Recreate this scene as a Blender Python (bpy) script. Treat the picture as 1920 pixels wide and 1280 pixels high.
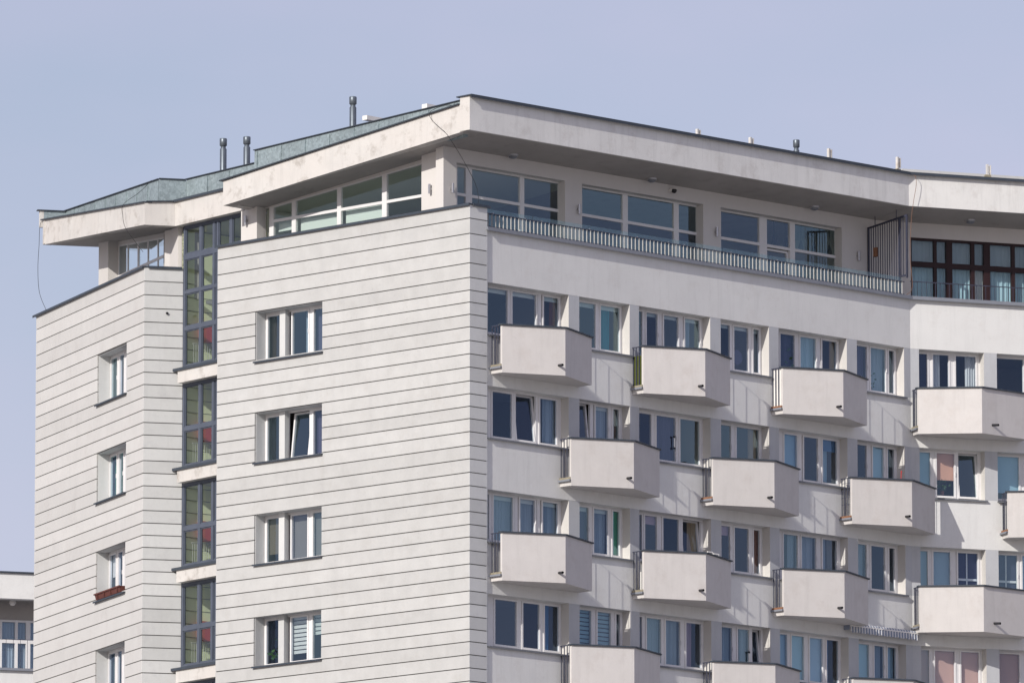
import bpy, bmesh, math, random
from mathutils import Matrix, Vector
random.seed(7)
R = math.radians
for o in list(bpy.data.objects): bpy.data.objects.remove(o)
S = bpy.context.scene
COL = S.collection

# ------------------------------------------------------------------ camera
Z0 = 39.09                      # height of the top storey's window heads above the street
cam_d = bpy.data.cameras.new('camera'); cam = bpy.data.objects.new('camera', cam_d); COL.objects.link(cam)
cam_d.sensor_width = 36; cam_d.lens = 300; cam_d.clip_start = 1; cam_d.clip_end = 6000
cam.location = (0, 0, 1.7); cam.rotation_euler = (R(90 + 8.9924), 0, 0)
S.camera = cam
S.render.resolution_x = 1024; S.render.resolution_y = 682

# ------------------------------------------------------------------ plan directions (degrees, measured anticlockwise from +X)
TH6, TH7, TH4, TH1, TH2, TH3 = R(43.977), R(20.205), R(-44.334), R(-67.945), R(13.953), R(-53)
V1 = Vector((-10.268, 235.038)); C = Vector((-1.132, 225.265)); V4 = Vector((-8.119, 232.092)); V0 = Vector((-13.760, 243.657))
def dv(t): return Vector((math.cos(t), math.sin(t)))
def nv(t): return Vector((math.sin(t), -math.cos(t)))          # outward normal

# ------------------------------------------------------------------ sky, sun, exposure
SUN_EL, SUN_AZ6 = R(26.8), R(77.5)
hs = nv(TH6) * math.cos(SUN_AZ6) - dv(TH6) * math.sin(SUN_AZ6)
to_sun = Vector((hs.x * math.cos(SUN_EL), hs.y * math.cos(SUN_EL), math.sin(SUN_EL)))
W = bpy.data.worlds.new('World'); S.world = W; W.use_nodes = True
wn = W.node_tree.nodes; wl = W.node_tree.links; wn.clear()
sky = wn.new('ShaderNodeTexSky'); sky.sky_type = 'NISHITA'; sky.sun_disc = False
sky.sun_elevation = SUN_EL; sky.sun_rotation = math.atan2(hs.x, hs.y)
sky.air_density = 1.0; sky.dust_density = 1.0; sky.ozone_density = 1.0; sky.altitude = 100
bg = wn.new('ShaderNodeBackground'); bg.inputs[1].default_value = 0.10
wo = wn.new('ShaderNodeOutputWorld')
hz = wn.new('ShaderNodeMix'); hz.data_type = 'RGBA'; hz.inputs[0].default_value = .45; hz.inputs[7].default_value = (6.85, 6.15, 8.05, 1)   # thin high haze over the whole sky
tcw = wn.new('ShaderNodeTexCoord'); mpw = wn.new('ShaderNodeMapping'); mpw.inputs['Scale'].default_value = (7, 7, 16); now = wn.new('ShaderNodeTexNoise'); now.inputs['Scale'].default_value = 1.6; now.inputs['Detail'].default_value = 4
mrw = wn.new('ShaderNodeMapRange'); mrw.inputs[1].default_value = .25; mrw.inputs[2].default_value = .75; mrw.inputs[3].default_value = .30; mrw.inputs[4].default_value = .64
wl.new(tcw.outputs['Generated'], mpw.inputs[0]); wl.new(mpw.outputs[0], now.inputs['Vector']); wl.new(now.outputs[0], mrw.inputs[0]); wl.new(mrw.outputs[0], hz.inputs[0])
wl.new(sky.outputs[0], hz.inputs[6]); wl.new(hz.outputs[2], bg.inputs[0]); wl.new(bg.outputs[0], wo.inputs[0])
sd = bpy.data.lights.new('sun', 'SUN'); sd.energy = 3.95; sd.angle = R(0.53); sd.color = (1.0, 0.945, 0.875)
so = bpy.data.objects.new('sun', sd); COL.objects.link(so)
so.rotation_euler = to_sun.to_track_quat('Z', 'Y').to_euler(); so.location = (-60, -60, 120)
S.view_settings.view_transform = 'Standard'; S.view_settings.look = 'None'
S.view_settings.exposure = 0.0; S.view_settings.gamma = 1.0; S.view_settings.use_curve_mapping = False

# ------------------------------------------------------------------ materials
def newmat(name):
    m = bpy.data.materials.new(name); m.use_nodes = True
    n = m.node_tree.nodes; l = m.node_tree.links
    return m, n, l, n['Principled BSDF']
def surf(name, col, rough=0.8, var=0.10, scale=1.2, streak=0.0, bump=0.0, spots=0.0, stain=None, stain_amt=0.0, fine=60.0, metal=0.0, objvar=0.0, tint2=None):
    m, n, l, b = newmat(name)
    geo = n.new('ShaderNodeNewGeometry')
    b.inputs['Roughness'].default_value = rough; b.inputs['Metallic'].default_value = metal
    b.inputs['Specular IOR Level'].default_value = 0.3
    def noise(s, d=5, vec=None, r=.6):
        t = n.new('ShaderNodeTexNoise'); t.inputs['Scale'].default_value = s; t.inputs['Detail'].default_value = d; t.inputs['Roughness'].default_value = r
        l.new(vec if vec else geo.outputs['Position'], t.inputs['Vector']); return t.outputs['Fac']
    def ramp(f, a, c):
        t = n.new('ShaderNodeMapRange'); t.inputs[1].default_value = a; t.inputs[2].default_value = c; l.new(f, t.inputs[0]); return t.outputs[0]
    def mix(f, a, c, mode='MIX'):
        t = n.new('ShaderNodeMix'); t.data_type = 'RGBA'; t.blend_type = mode
        if isinstance(f, float): t.inputs[0].default_value = f
        else: l.new(f, t.inputs[0])
        for i, x in ((6, a), (7, c)):
            if isinstance(x, tuple): t.inputs[i].default_value = (*x, 1)
            else: l.new(x, t.inputs[i])
        return t.outputs[2]
    dark = tuple(c * (1 - var) for c in col); light = tuple(min(1, c * (1 + var * .6)) for c in col)
    cc = mix(ramp(noise(scale), .3, .7), dark, light)
    if tint2: cc = mix(ramp(noise(scale * .45, 3), .42, .68), cc, tint2)
    if fine: cc = mix(.5, cc, mix(ramp(noise(fine, 3), .2, .8), tuple(c * (1 - var * .8) for c in col), tuple(min(1, c * (1 + var * .5)) for c in col)))
    if streak:
        mp = n.new('ShaderNodeMapping'); mp.inputs['Scale'].default_value = (1, 1, .10); l.new(geo.outputs['Position'], mp.inputs[0])
        cc = mix(ramp(noise(5.5, 4, mp.outputs[0], .7), .50, .74), cc, mix(streak, cc, tuple(c * .62 for c in col)))
    if stain:
        st = ramp(noise(1.7, 8, None, .72), .52, .70)
        s2 = n.new('ShaderNodeMath'); s2.operation = 'MULTIPLY'; s2.inputs[1].default_value = stain_amt; l.new(st, s2.inputs[0])
        cc = mix(s2.outputs[0], cc, stain)
    if spots:
        st = ramp(noise(9, 2), .66, .72); s2 = n.new('ShaderNodeMath'); s2.operation = 'MULTIPLY'; s2.inputs[1].default_value = spots; l.new(st, s2.inputs[0])
        cc = mix(s2.outputs[0], cc, tuple(c * .7 for c in col))
    if objvar:
        oi = n.new('ShaderNodeObjectInfo'); mr = n.new('ShaderNodeMapRange'); mr.inputs[3].default_value = 1 - objvar; mr.inputs[4].default_value = 1 + objvar * .5
        l.new(oi.outputs['Random'], mr.inputs[0])
        hs_ = n.new('ShaderNodeHueSaturation'); l.new(mr.outputs[0], hs_.inputs['Value']); l.new(cc, hs_.inputs['Color']); cc = hs_.outputs[0]
    l.new(cc, b.inputs['Base Color'])
    if bump:
        bp = n.new('ShaderNodeBump'); bp.inputs['Strength'].default_value = bump; bp.inputs['Distance'].default_value = .01
        l.new(noise(35, 4), bp.inputs['Height']); l.new(bp.outputs[0], b.inputs['Normal'])
    return m
M = {}
M['panel'] = surf('concrete_panel', (.505, .507, .497), .85, .13, 2.0, streak=.10, bump=.5, spots=.22, objvar=.07, stain=(.42, .41, .39), stain_amt=.42)
M['panel_warm'] = surf('concrete_panel_warm', (.57, .565, .55), .85, .09, 1.3, streak=.10, bump=.25, spots=.14, objvar=.07, stain=(.47, .45, .43), stain_amt=.32)
M['panel_grey'] = surf('concrete_panel_grey', (.60, .61, .605), .85, .13, 1.7, streak=.12, bump=.25, spots=.15, objvar=.12, stain=(.46, .465, .47), stain_amt=.55)
M['core'] = surf('groove_backing', (.20, .195, .19), .9, .1)
M['stucco'] = surf('facade_plaster', (.71, .715, .70), .9, .08, 1.1, streak=.20, bump=.5, spots=.16, stain=(.60, .585, .56), stain_amt=.45)
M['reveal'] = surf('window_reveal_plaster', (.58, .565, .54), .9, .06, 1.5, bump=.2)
M['pier'] = surf('grey_pier_paint', (.49, .505, .525), .9, .08, 1.6, streak=.25, bump=.25, spots=.2, stain=(.42, .43, .45), stain_amt=.4)
M['balcony'] = surf('balcony_plaster', (.59, .57, .555), .9, .08, 2.2, streak=.22, bump=.5, spots=.14, objvar=.06, stain=(.49, .455, .43), stain_amt=.5)
M['fascia'] = surf('weathered_fascia', (.60, .585, .56), .9, .20, 1.3, streak=.30, bump=.3, stain=(.35, .325, .295), stain_amt=.95, tint2=(.60, .565, .53))
M['fascia_r'] = surf('fascia_plaster', (.73, .73, .71), .9, .11, 1.3, streak=.32, bump=.5, stain=(.54, .52, .495), stain_amt=.6)
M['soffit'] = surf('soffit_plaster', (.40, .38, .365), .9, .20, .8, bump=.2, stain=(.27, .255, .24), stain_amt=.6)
M['pillar'] = surf('white_pillar_plaster', (.62, .60, .58), .88, .05, 1.2, streak=.08, bump=.2)
M['coping'] = surf('slate_coping_metal', (.05, .062, .08), .55, .2, 3, fine=25)
M['flash'] = surf('grey_flashing', (.22, .235, .27), .5, .15, 4)
M['sill'] = surf('sill_sheet', (.17, .18, .20), .55, .2, 4)
M['pvc'] = surf('white_window_frame', (.72, .715, .72), .42, .04, 3, fine=0)
M['blueframe'] = surf('slate_blue_frame', (.085, .10, .135), .5, .12, 3, fine=0)
M['brown'] = surf('brown_wood_frame', (.030, .013, .014), .5, .3, 6, fine=30)
M['bar'] = surf('dark_railing_paint', (.05, .055, .085), .5, .2, 8, fine=0)
M['barlight'] = surf('pale_railing_bar', (.46, .455, .44), .5, .06, 8, fine=0)
M['rust'] = surf('rusty_ledge', (.26, .13, .075), .85, .45, 12, fine=40)
M['mossy'] = surf('mossy_ledge', (.30, .27, .20), .9, .4, 9, fine=40)
M['spout'] = surf('drain_spout_metal', (.025, .025, .03), .5, .3, 8, fine=0)
M['flue'] = surf('galvanised_flue', (.15, .175, .20), .42, .15, 6, metal=.6, fine=0)
M['steel'] = surf('brushed_steel', (.45, .45, .47), .32, .1, 10, metal=.9, fine=0)
M['bracket'] = surf('chalky_bracket_paint', (.62, .61, .59), .8, .3, 14, stain=(.36, .24, .14), stain_amt=.4)
M['white'] = surf('white_paint', (.78, .77, .74), .6, .08, 6)
M['redbox'] = surf('terracotta_plastic', (.13, .045, .035), .6, .2, 8)
M['cable'] = surf('black_cable', (.02, .02, .022), .6, .1, 8, fine=0)
M['rope'] = surf('brown_wire', (.22, .12, .08), .7, .2, 8, fine=0)
M['stairwall'] = surf('stairwell_paint', (.70, .74, .50), .8, .05, 1)
M['stairgrey'] = surf('stair_concrete', (.36, .36, .33), .85, .1, 2)
M['red'] = surf('red_stair_paint', (.42, .05, .05), .6, .1, 3)
M['floor'] = surf('roof_gravel', (.25, .25, .24), .95, .2, 3)
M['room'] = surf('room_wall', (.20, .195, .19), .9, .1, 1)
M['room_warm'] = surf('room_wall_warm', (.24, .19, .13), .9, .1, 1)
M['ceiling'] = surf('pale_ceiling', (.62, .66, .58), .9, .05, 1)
M['ground'] = surf('pale_paving', (.31, .30, .285), .95, .25, .05)
M['green'] = surf('olive_board', (.075, .09, .02), .7, .2, 4)
M['plant'] = surf('houseplant_leaf', (.035, .085, .03), .5, .4, 9)
M['striped'] = None
def zincmat():
    m = surf('patinated_zinc_sheet', (.275, .335, .355), .48, .10, 1.1, objvar=.13, fine=0, stain=(.35, .42, .43), stain_amt=.45)
    n = m.node_tree.nodes; l = m.node_tree.links; b = n['Principled BSDF']
    src = b.inputs['Base Color'].links[0].from_socket
    geo = [x for x in n if x.bl_idname == 'ShaderNodeNewGeometry'][0]
    v = n.new('ShaderNodeTexVoronoi'); v.inputs['Scale'].default_value = 16; l.new(geo.outputs['Position'], v.inputs['Vector'])
    h = n.new('ShaderNodeSeparateColor'); l.new(v.outputs['Color'], h.inputs[0])
    mr = n.new('ShaderNodeMapRange'); mr.inputs[3].default_value = .82; mr.inputs[4].default_value = 1.16; l.new(h.outputs[0], mr.inputs[0])
    q = n.new('ShaderNodeHueSaturation'); l.new(mr.outputs[0], q.inputs['Value']); l.new(src, q.inputs['Color']); l.new(q.outputs[0], b.inputs['Base Color'])
    b.inputs['Metallic'].default_value = .15
    return m
M['zinc'] = zincmat()
def cloth(name, col, trans=.35):
    m, n, l, b = newmat(name)
    d = n.new('ShaderNodeBsdfDiffuse'); t = n.new('ShaderNodeBsdfTranslucent'); d.inputs[0].default_value = (*col, 1); t.inputs[0].default_value = (*col, 1)
    x = n.new('ShaderNodeMixShader'); x.inputs[0].default_value = trans
    l.new(d.outputs[0], x.inputs[1]); l.new(t.outputs[0], x.inputs[2]); l.new(x.outputs[0], n['Material Output'].inputs[0]); return m
CL = {'sheer': (.34, .40, .46), 'pale': (.36, .50, .58), 'teal': (.03, .26, .30), 'orange': (.60, .36, .26), 'salmon': (.55, .37, .31), 'green': (.03, .30, .16),
      'brown': (.30, .12, .06), 'grey': (.30, .30, .29), 'zebra': (.30, .46, .50), 'blue': (.07, .16, .30), 'white': (.62, .64, .62), 'tan': (.42, .31, .19), 'pink': (.42, .30, .34), 'mint': (.55, .66, .56), 'black': (.02, .02, .025), 'lace': (.30, .37, .42), 'dkgreen': (.10, .15, .13), 'dusk': (.12, .12, .20), 'umber': (.055, .045, .04), 'khaki': (.15, .125, .095)}
for k, v in CL.items(): M['c_' + k] = cloth(k + '_fabric', tuple(min(.85, c * (1.0 if k in ('black', 'brown', 'dkgreen', 'dusk', 'grey') else 1.45)) for c in v))
def glassmat(name, base, power, tint, gl, rough=0.0, bump=.02):
    m, n, l, b = newmat(name); n.remove(b)
    lw = n.new('ShaderNodeLayerWeight'); lw.inputs[0].default_value = .5
    p = n.new('ShaderNodeMath'); p.operation = 'POWER'; p.inputs[1].default_value = power; l.new(lw.outputs['Facing'], p.inputs[0])
    a = n.new('ShaderNodeMath'); a.operation = 'MULTIPLY_ADD'; a.inputs[1].default_value = 1 - base; a.inputs[2].default_value = base; l.new(p.outputs[0], a.inputs[0])
    t = n.new('ShaderNodeBsdfTransparent'); t.inputs[0].default_value = (*tint, 1)
    g = n.new('ShaderNodeBsdfGlossy'); g.inputs[0].default_value = (*gl, 1); g.inputs[1].default_value = rough
    geo = n.new('ShaderNodeNewGeometry'); no = n.new('ShaderNodeTexNoise'); no.inputs['Scale'].default_value = 1.1; no.inputs['Detail'].default_value = 1
    l.new(geo.outputs['Position'], no.inputs['Vector'])
    bp = n.new('ShaderNodeBump'); bp.inputs['Strength'].default_value = bump; bp.inputs['Distance'].default_value = .05; l.new(no.outputs[0], bp.inputs['Height']); l.new(bp.outputs[0], g.inputs['Normal'])
    x = n.new('ShaderNodeMixShader'); l.new(a.outputs[0], x.inputs[0]); l.new(t.outputs[0], x.inputs[1]); l.new(g.outputs[0], x.inputs[2]); l.new(x.outputs[0], n['Material Output'].inputs[0])
    return m
M['glass'] = glassmat('window_glass', .125, 4.0, (.92, .95, .97), (.58, .75, .98))
M['glass_b'] = glassmat('window_glass_deep', .085, 4.0, (.86, .92, .96), (.50, .68, 1.0))
M['glass_c'] = glassmat('window_glass_bright', .17, 4.0, (.88, .94, .95), (.60, .82, .95))
M['glass_clear'] = glassmat('clear_glass', .07, 4.0, (.90, .95, .94), (.8, .95, 1.0))
M['glass_rail'] = glassmat('balustrade_glass', .07, 4.0, (.86, .93, .93), (.8, .92, .95))

# ------------------------------------------------------------------ mesh and object helpers
class MB:
    def __init__(s): s.v = []; s.f = []; s.mi = []
    def add(s, vs, fs, mi=0):
        k = len(s.v); s.v += [tuple(p) for p in vs]; s.f += [tuple(i + k for i in f) for f in fs]; s.mi += [mi] * len(fs); return s
    def hexa(s, b, t, mi=0):
        n = len(b); fs = [tuple(range(n - 1, -1, -1)), tuple(range(n, 2 * n))] + [(i, (i + 1) % n, (i + 1) % n + n, i + n) for i in range(n)]
        return s.add(list(b) + list(t), fs, mi)
    def box(s, x0, x1, y0, y1, z0, z1, mi=0):
        return s.hexa([(x0, y0, z0), (x1, y0, z0), (x1, y1, z0), (x0, y1, z0)], [(x0, y0, z1), (x1, y0, z1), (x1, y1, z1), (x0, y1, z1)], mi)
    def prism(s, poly, z0, z1, mi=0):
        return s.hexa([(x, y, z0) for x, y in poly], [(x, y, z1) for x, y in poly], mi)
    def quad(s, *p, mi=0): return s.add(p, [tuple(range(len(p)))], mi)
    def ring(s, x0, x1, z0, z1, w, y0, y1):
        s.box(x0, x0 + w, y0, y1, z0, z1); s.box(x1 - w, x1, y0, y1, z0, z1)
        s.box(x0 + w, x1 - w, y0, y1, z0, z0 + w); s.box(x0 + w, x1 - w, y0, y1, z1 - w, z1); return s
    def tube(s, pts, r, n=6, cap=True):
        pts = [Vector(p) for p in pts]; k = len(s.v); rs = r if isinstance(r, (list, tuple)) else [r] * len(pts)
        for i, p in enumerate(pts):
            d = (pts[min(i + 1, len(pts) - 1)] - pts[max(i - 1, 0)]).normalized()
            a = d.cross(Vector((0, 0, 1)) if abs(d.z) < .9 else Vector((1, 0, 0))).normalized(); b = d.cross(a)
            for j in range(n):
                t = 2 * math.pi * j / n; s.v.append(tuple(p + (a * math.cos(t) + b * math.sin(t)) * rs[i]))
        for i in range(len(pts) - 1):
            for j in range(n): s.f.append((k + i * n + j, k + i * n + (j + 1) % n, k + (i + 1) * n + (j + 1) % n, k + (i + 1) * n + j)); s.mi.append(0)
        if cap:
            s.f.append(tuple(k + j for j in range(n))); s.f.append(tuple(k + (len(pts) - 1) * n + j for j in range(n - 1, -1, -1))); s.mi += [0, 0]
        return s
    def mesh(s, name, smooth=False):
        m = bpy.data.meshes.new(name); m.from_pydata(s.v, [], s.f); m.update()
        bm = bmesh.new(); bm.from_mesh(m); bmesh.ops.recalc_face_normals(bm, faces=bm.faces); bm.to_mesh(m); bm.free()
        for p, i in zip(m.polygons, s.mi):
            p.material_index = i
            if smooth: p.use_smooth = True
        return m
WM = {}                                                  # world matrices
def fr(O, th, o=0.0, z=0.0):                             # frame: x along the wall, y inward, z up from the top window heads
    p = O + nv(th) * o; return Matrix.Translation((p.x, p.y, Z0 + z)) @ Matrix.Rotation(th, 4, 'Z')
def put(name, data, mats, parent, mw):
    if isinstance(data, MB): data = data.mesh(name)
    o = bpy.data.objects.new(name, data); COL.objects.link(o)
    if mats is not None:
        for i, m in enumerate(mats if isinstance(mats, list) else [mats]):
            if len(data.materials) <= i: data.materials.append(M[m] if isinstance(m, str) else m)
            else:
                o.material_slots[i].link = 'OBJECT'; o.material_slots[i].material = M[m] if isinstance(m, str) else m
    if parent: o.parent = parent; o.matrix_basis = WM[parent].inverted() @ mw
    else: o.matrix_basis = mw
    WM[o] = mw.copy(); return o
def empty(name, loc): 
    o = bpy.data.objects.new(name, None); COL.objects.link(o); o.location = loc; WM[o] = Matrix.Translation(loc); o.empty_display_size = .5; return o
def tag(o, label, cat, group=None):
    o['label'] = label; o['category'] = cat
    if group: o['group'] = group
    return o

# ------------------------------------------------------------------ ground
g = MB().quad((-4000, -600, 0), (4000, -600, 0), (4000, 5000, 0), (-4000, 5000, 0))
gr = put('ground', g, 'ground', None, Matrix.Identity(4)); gr['kind'] = 'structure'

# ------------------------------------------------------------------ the apartment building
BLD = empty('apartment_building', (C.x, C.y, 0))
tag(BLD, 'pale apartment block with grooved concrete walls, pointed balconies and overhanging penthouse roof', 'building')
O6 = C - nv(TH6) * .055 - dv(TH6) * .043; U_K = 17.248; K = O6 + dv(TH6) * U_K; K5 = C + dv(TH6) * 17.133
F4 = fr(V4, TH4); F5 = fr(C, TH6); F6 = fr(O6, TH6); F7 = fr(K, TH7); F1 = fr(V0, TH1); F2 = fr(V1, TH2); FR7 = fr(K5, TH7)
L4 = (C - V4).length; L1 = (V1 - V0).length; L2 = 1.111; LQ = .66
BOT = -Z0
H = 2.8
z4 = [1.601, 1.187, .778, .388, -.005, -.349, -.674, -1.004, -1.342, -1.712, -2.071, -2.430, -2.804, -3.149, -3.488, -3.821, -4.171, -4.541, -4.904, -5.265, -5.625, -5.971, -6.318, -6.665, -7.003, -7.367, -7.726, -8.086, -8.449, -8.797, -9.133, -9.472, -9.804]
z1 = [1.508, 1.126, .743, .360, -.006, -.353, -.708, -1.058, -1.406, -1.766, -2.120, -2.472, -2.823, -3.193, -3.544, -3.897, -4.250, -4.592, -4.942, -5.293, -5.635, -5.975, -6.309, -6.648, -6.990, -7.323, -7.688, -8.056, -8.424]
while z4[-1] > -13.2: z4.append(z4[-1] - .351)
while z1[-1] > -13.2: z1.append(z1[-1] - .351)
def mitre(th_a, th_b, d):      # inner corner of two walls of thickness d meeting at the origin (wall a ends, wall b starts)
    na, nb = -nv(th_a), -nv(th_b); D = na.x * nb.y - na.y * nb.x
    return Vector(((d * nb.y - d * na.y) / D, (na.x * d - nb.x * d) / D))
TP, GAP = .05, .027
def cladding(zs, top, F, L, holes, mat, parent, end_l=None, end_r=None):
    """one panel object per course and per stretch between openings"""
    lv = [top] + zs
    for i in range(len(lv) - 1):
        a, b = lv[i + 1] + GAP / 2, lv[i] - (GAP / 2 if i else 0)
        hs_ = [h for h in holes if h[2] < b - .06 and h[3] > a + .06]
        spans = []; x = 0.0
        for h in hs_: spans.append((x, h[0])); x = h[1]
        spans.append((x, L))
        for (x0, x1) in spans:
            xi0 = x0 if x0 > 0 or end_l is None else x0 + end_l
            xi1 = x1 if x1 < L or end_r is None else x1 + end_r
            bv = .006
            mb = MB().prism([(x0, bv), (x0 + bv, 0), (x1 - bv, 0), (x1, bv), (xi1, TP), (xi0, TP)], a, b)
            put('panel', mb, mat, parent, F)
def to_local(F, w): 
    r = F.to_3x3().inverted() @ Vector((w.x, w.y, 0)); return r
def core(F, L, top, bot, holes, y0, y1, name, mat, u0=0.0):
    """backing wall with openings: front skin and the reveals"""
    mb = MB(); us = sorted({u0, L, *[h[0] for h in holes], *[h[1] for h in holes]}); zs = sorted({bot, top, *[h[2] for h in holes], *[h[3] for h in holes]})
    for i in range(len(us) - 1):
        for j in range(len(zs) - 1):
            uc, zc = (us[i] + us[i + 1]) / 2, (zs[j] + zs[j + 1]) / 2
            if any(h[0] < uc < h[1] and h[2] < zc < h[3] for h in holes): continue
            mb.box(us[i], us[i + 1], y0, y1, zs[j], zs[j + 1])
    bm = bmesh.new(); me = mb.mesh(name); bm.from_mesh(me); bmesh.ops.remove_doubles(bm, verts=bm.verts, dist=1e-5)
    seen = {}
    for f in bm.faces: seen.setdefault(tuple(sorted(v.index for v in f.verts)), []).append(f)
    kill = [f for k, v in seen.items() if len(v) > 1 for f in v]
    bmesh.ops.delete(bm, geom=kill, context='FACES'); bm.to_mesh(me); bm.free()
    return put(name, me, mat, BLD, F)

# walls P4 (main side wall), P5 (its end), P1 / P2 (rear wing)
H4 = [(1.50, 4.13, -1.39 - H * k, -.005 - H * k) for k in range(4)]
H1 = [(5.36, 7.87, -1.44 - H * k, -.02 - H * k) for k in range(4)]
m45 = mitre(TH4, TH6, TP); m12 = mitre(TH1, TH2, TP)
e4 = to_local(F4, m45); e5 = to_local(F5, m45); e1 = to_local(F1, m12); e2 = to_local(F2, m12)
cladding(z4, 1.97, F4, L4, H4, 'panel', BLD, None, e4.x)
cladding(z4, 1.97, F5, LQ, [], 'panel_grey', BLD, e5.x, None)
cladding(z1, 1.90, F1, L1, H1, 'panel_warm', BLD, None, e1.x)
cladding(z1, 1.90, F2, L2, [], 'panel_grey', BLD, e2.x, None)
core(F4, L4 - .08, 1.95, -13.3, H4, .038, .42, 'wall_core', 'core'); core(F1, L1 - .08, 1.88, -13.3, H1, .038, .42, 'wall_core', 'core')
put('wall_core', MB().box(.04, LQ - .01, .038, .42, -13.3, 1.95), 'core', BLD, F5)
put('wall_core', MB().box(.04, L2 - .004, .038, .42, -13.3, 1.88), 'core', BLD, F2)
for F, L in ((F4, L4), (F5, LQ), (F1, L1), (F2, L2)):
    put('lower_wall', MB().box(0.01, L - .01, .012, .40, BOT, -13.25), 'panel', BLD, F)
# reveals of the cladding windows: thin plaster linings
def lining(F, h, y0, y1, parent):
    u0, u1, a, b = h; t = .012
    mb = MB().box(u0, u0 + t, y0, y1, a, b).box(u1 - t, u1, y0, y1, a, b).box(u0 + t, u1 - t, y0, y1, b - t, b)
    return put('reveal', mb, 'panel_grey', parent, F)
# copings on the walls
def coping(F, x0, x1, z, y0=-.07, y1=.46, t=.035, parent=None, mat='coping', drop=.03):
    mb = MB().box(x0, x1, y0, y1, z, z + t).box(x0, x1, y0, y0 + .012, z - drop, z)
    return put('coping', mb, mat, parent or BLD, F)
coping(F4, -.06, L4 + .03, 1.972); coping(F5, .09, LQ + .06, 1.974, y0=-.06); coping(F1, -.14, L1 + .03, 1.902); coping(F2, .09, L2 - .04, 1.904, y0=-.06)
# end returns of the walls
put('wall_return', MB().box(0.002, .30, .055, .80, -13.3, 1.93), 'panel', BLD, F4)
put('wall_return', MB().box(0.002, .30, .055, 6.0, BOT, 1.86), 'panel', BLD, F1)

# ------------------------------------------------------------------ windows
def curtain_mesh(x0, x1, z0, z1, y, amp=.025, waves=7):
    mb = MB(); n = max(8, int((x1 - x0) * 40)); ph = random.random() * 6
    pts = []
    for i in range(n + 1):
        t = i / n; pts.append((x0 + (x1 - x0) * t, y + amp * math.sin(ph + t * waves * 6.283) + amp * .5 * math.sin(ph * 2 + t * waves * 15)))
    vs = [(px, py, z1) for px, py in pts] + [(px + .01 * math.sin(px * 31), py * 1.0 + .01, z0) for px, py in pts]
    mb.add(vs, [(i, i + 1, n + 2 + i, n + 1 + i) for i in range(n)]); return mb
def slat_mesh(x0, x1, z0, z1, y, step=.05, h=.03, tilt=.4):
    mb = MB(); z = z1
    while z > z0 + step:
        mb.quad((x0, y, z), (x1, y, z), (x1, y + h * math.sin(tilt), z - h * math.cos(tilt)), (x0, y + h * math.sin(tilt), z - h * math.cos(tilt))); z -= step
    return mb
def dress(win, F, code, x0, x1, z0, z1, y):
    """what hangs behind one pane"""
    h = z1 - z0; w = x1 - x0
    for c in code.split('+'):
        a = c.split(':'); k = a[0]; e = 0.03
        if k == 'b':   put('roller_blind', MB().box(x0 - e, x1 + e, y + .05, y + .06, z1 - float(a[1]) if len(a) > 1 else z1 - .10, z1 + .03), 'c_mint' if len(a) < 3 else 'c_' + a[2], win, F)
        elif k == 'r': f = float(a[2]) if len(a) > 2 else 1.0; put('roller_blind', MB().box(x0 - e, x1 + e, y + .045, y + .055, z1 - h * f - (.03 if f == 1 else 0), z1 + .03), 'c_' + a[1], win, F)
        elif k == 'c': put('curtain', curtain_mesh(x0 - .05, x1 + .05, z0 - .05, z1 + .05, y + .12), 'c_' + a[1], win, F)
        elif k == 'cl': put('curtain', curtain_mesh(x0 - .05, x0 + w * float(a[2]), z0 - .05, z1 + .05, y + .12, waves=4), 'c_' + a[1], win, F)
        elif k == 'cr': put('curtain', curtain_mesh(x1 - w * float(a[2]), x1 + .05, z0 - .05, z1 + .05, y + .12, waves=4), 'c_' + a[1], win, F)
        elif k == 'z': f = float(a[1]) if len(a) > 1 else 1.0; put('zebra_blind', slat_mesh(x0 - e, x1 + e, z1 - h * f, z1 + .03, y + .05, .115, .085, .12), 'c_' + (a[2] if len(a) > 2 else 'zebra'), win, F)
        elif k == 'v': put('venetian_blind', slat_mesh(x0 - e, x1 + e, z0 - .05, z1 + .03, y + .05, .06, .062, .35), 'c_' + (a[1] if len(a) > 1 else 'pale'), win, F)
        elif k == 'x':
            mb = MB().box(x0 + w * .47, x0 + w * .53, y + .02, y + .035, z0, z1).box(x0, x1, y + .02, y + .035, z0 + h * .36, z0 + h * .41); put('glazing_bar', mb, 'pvc', win, F)
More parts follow.
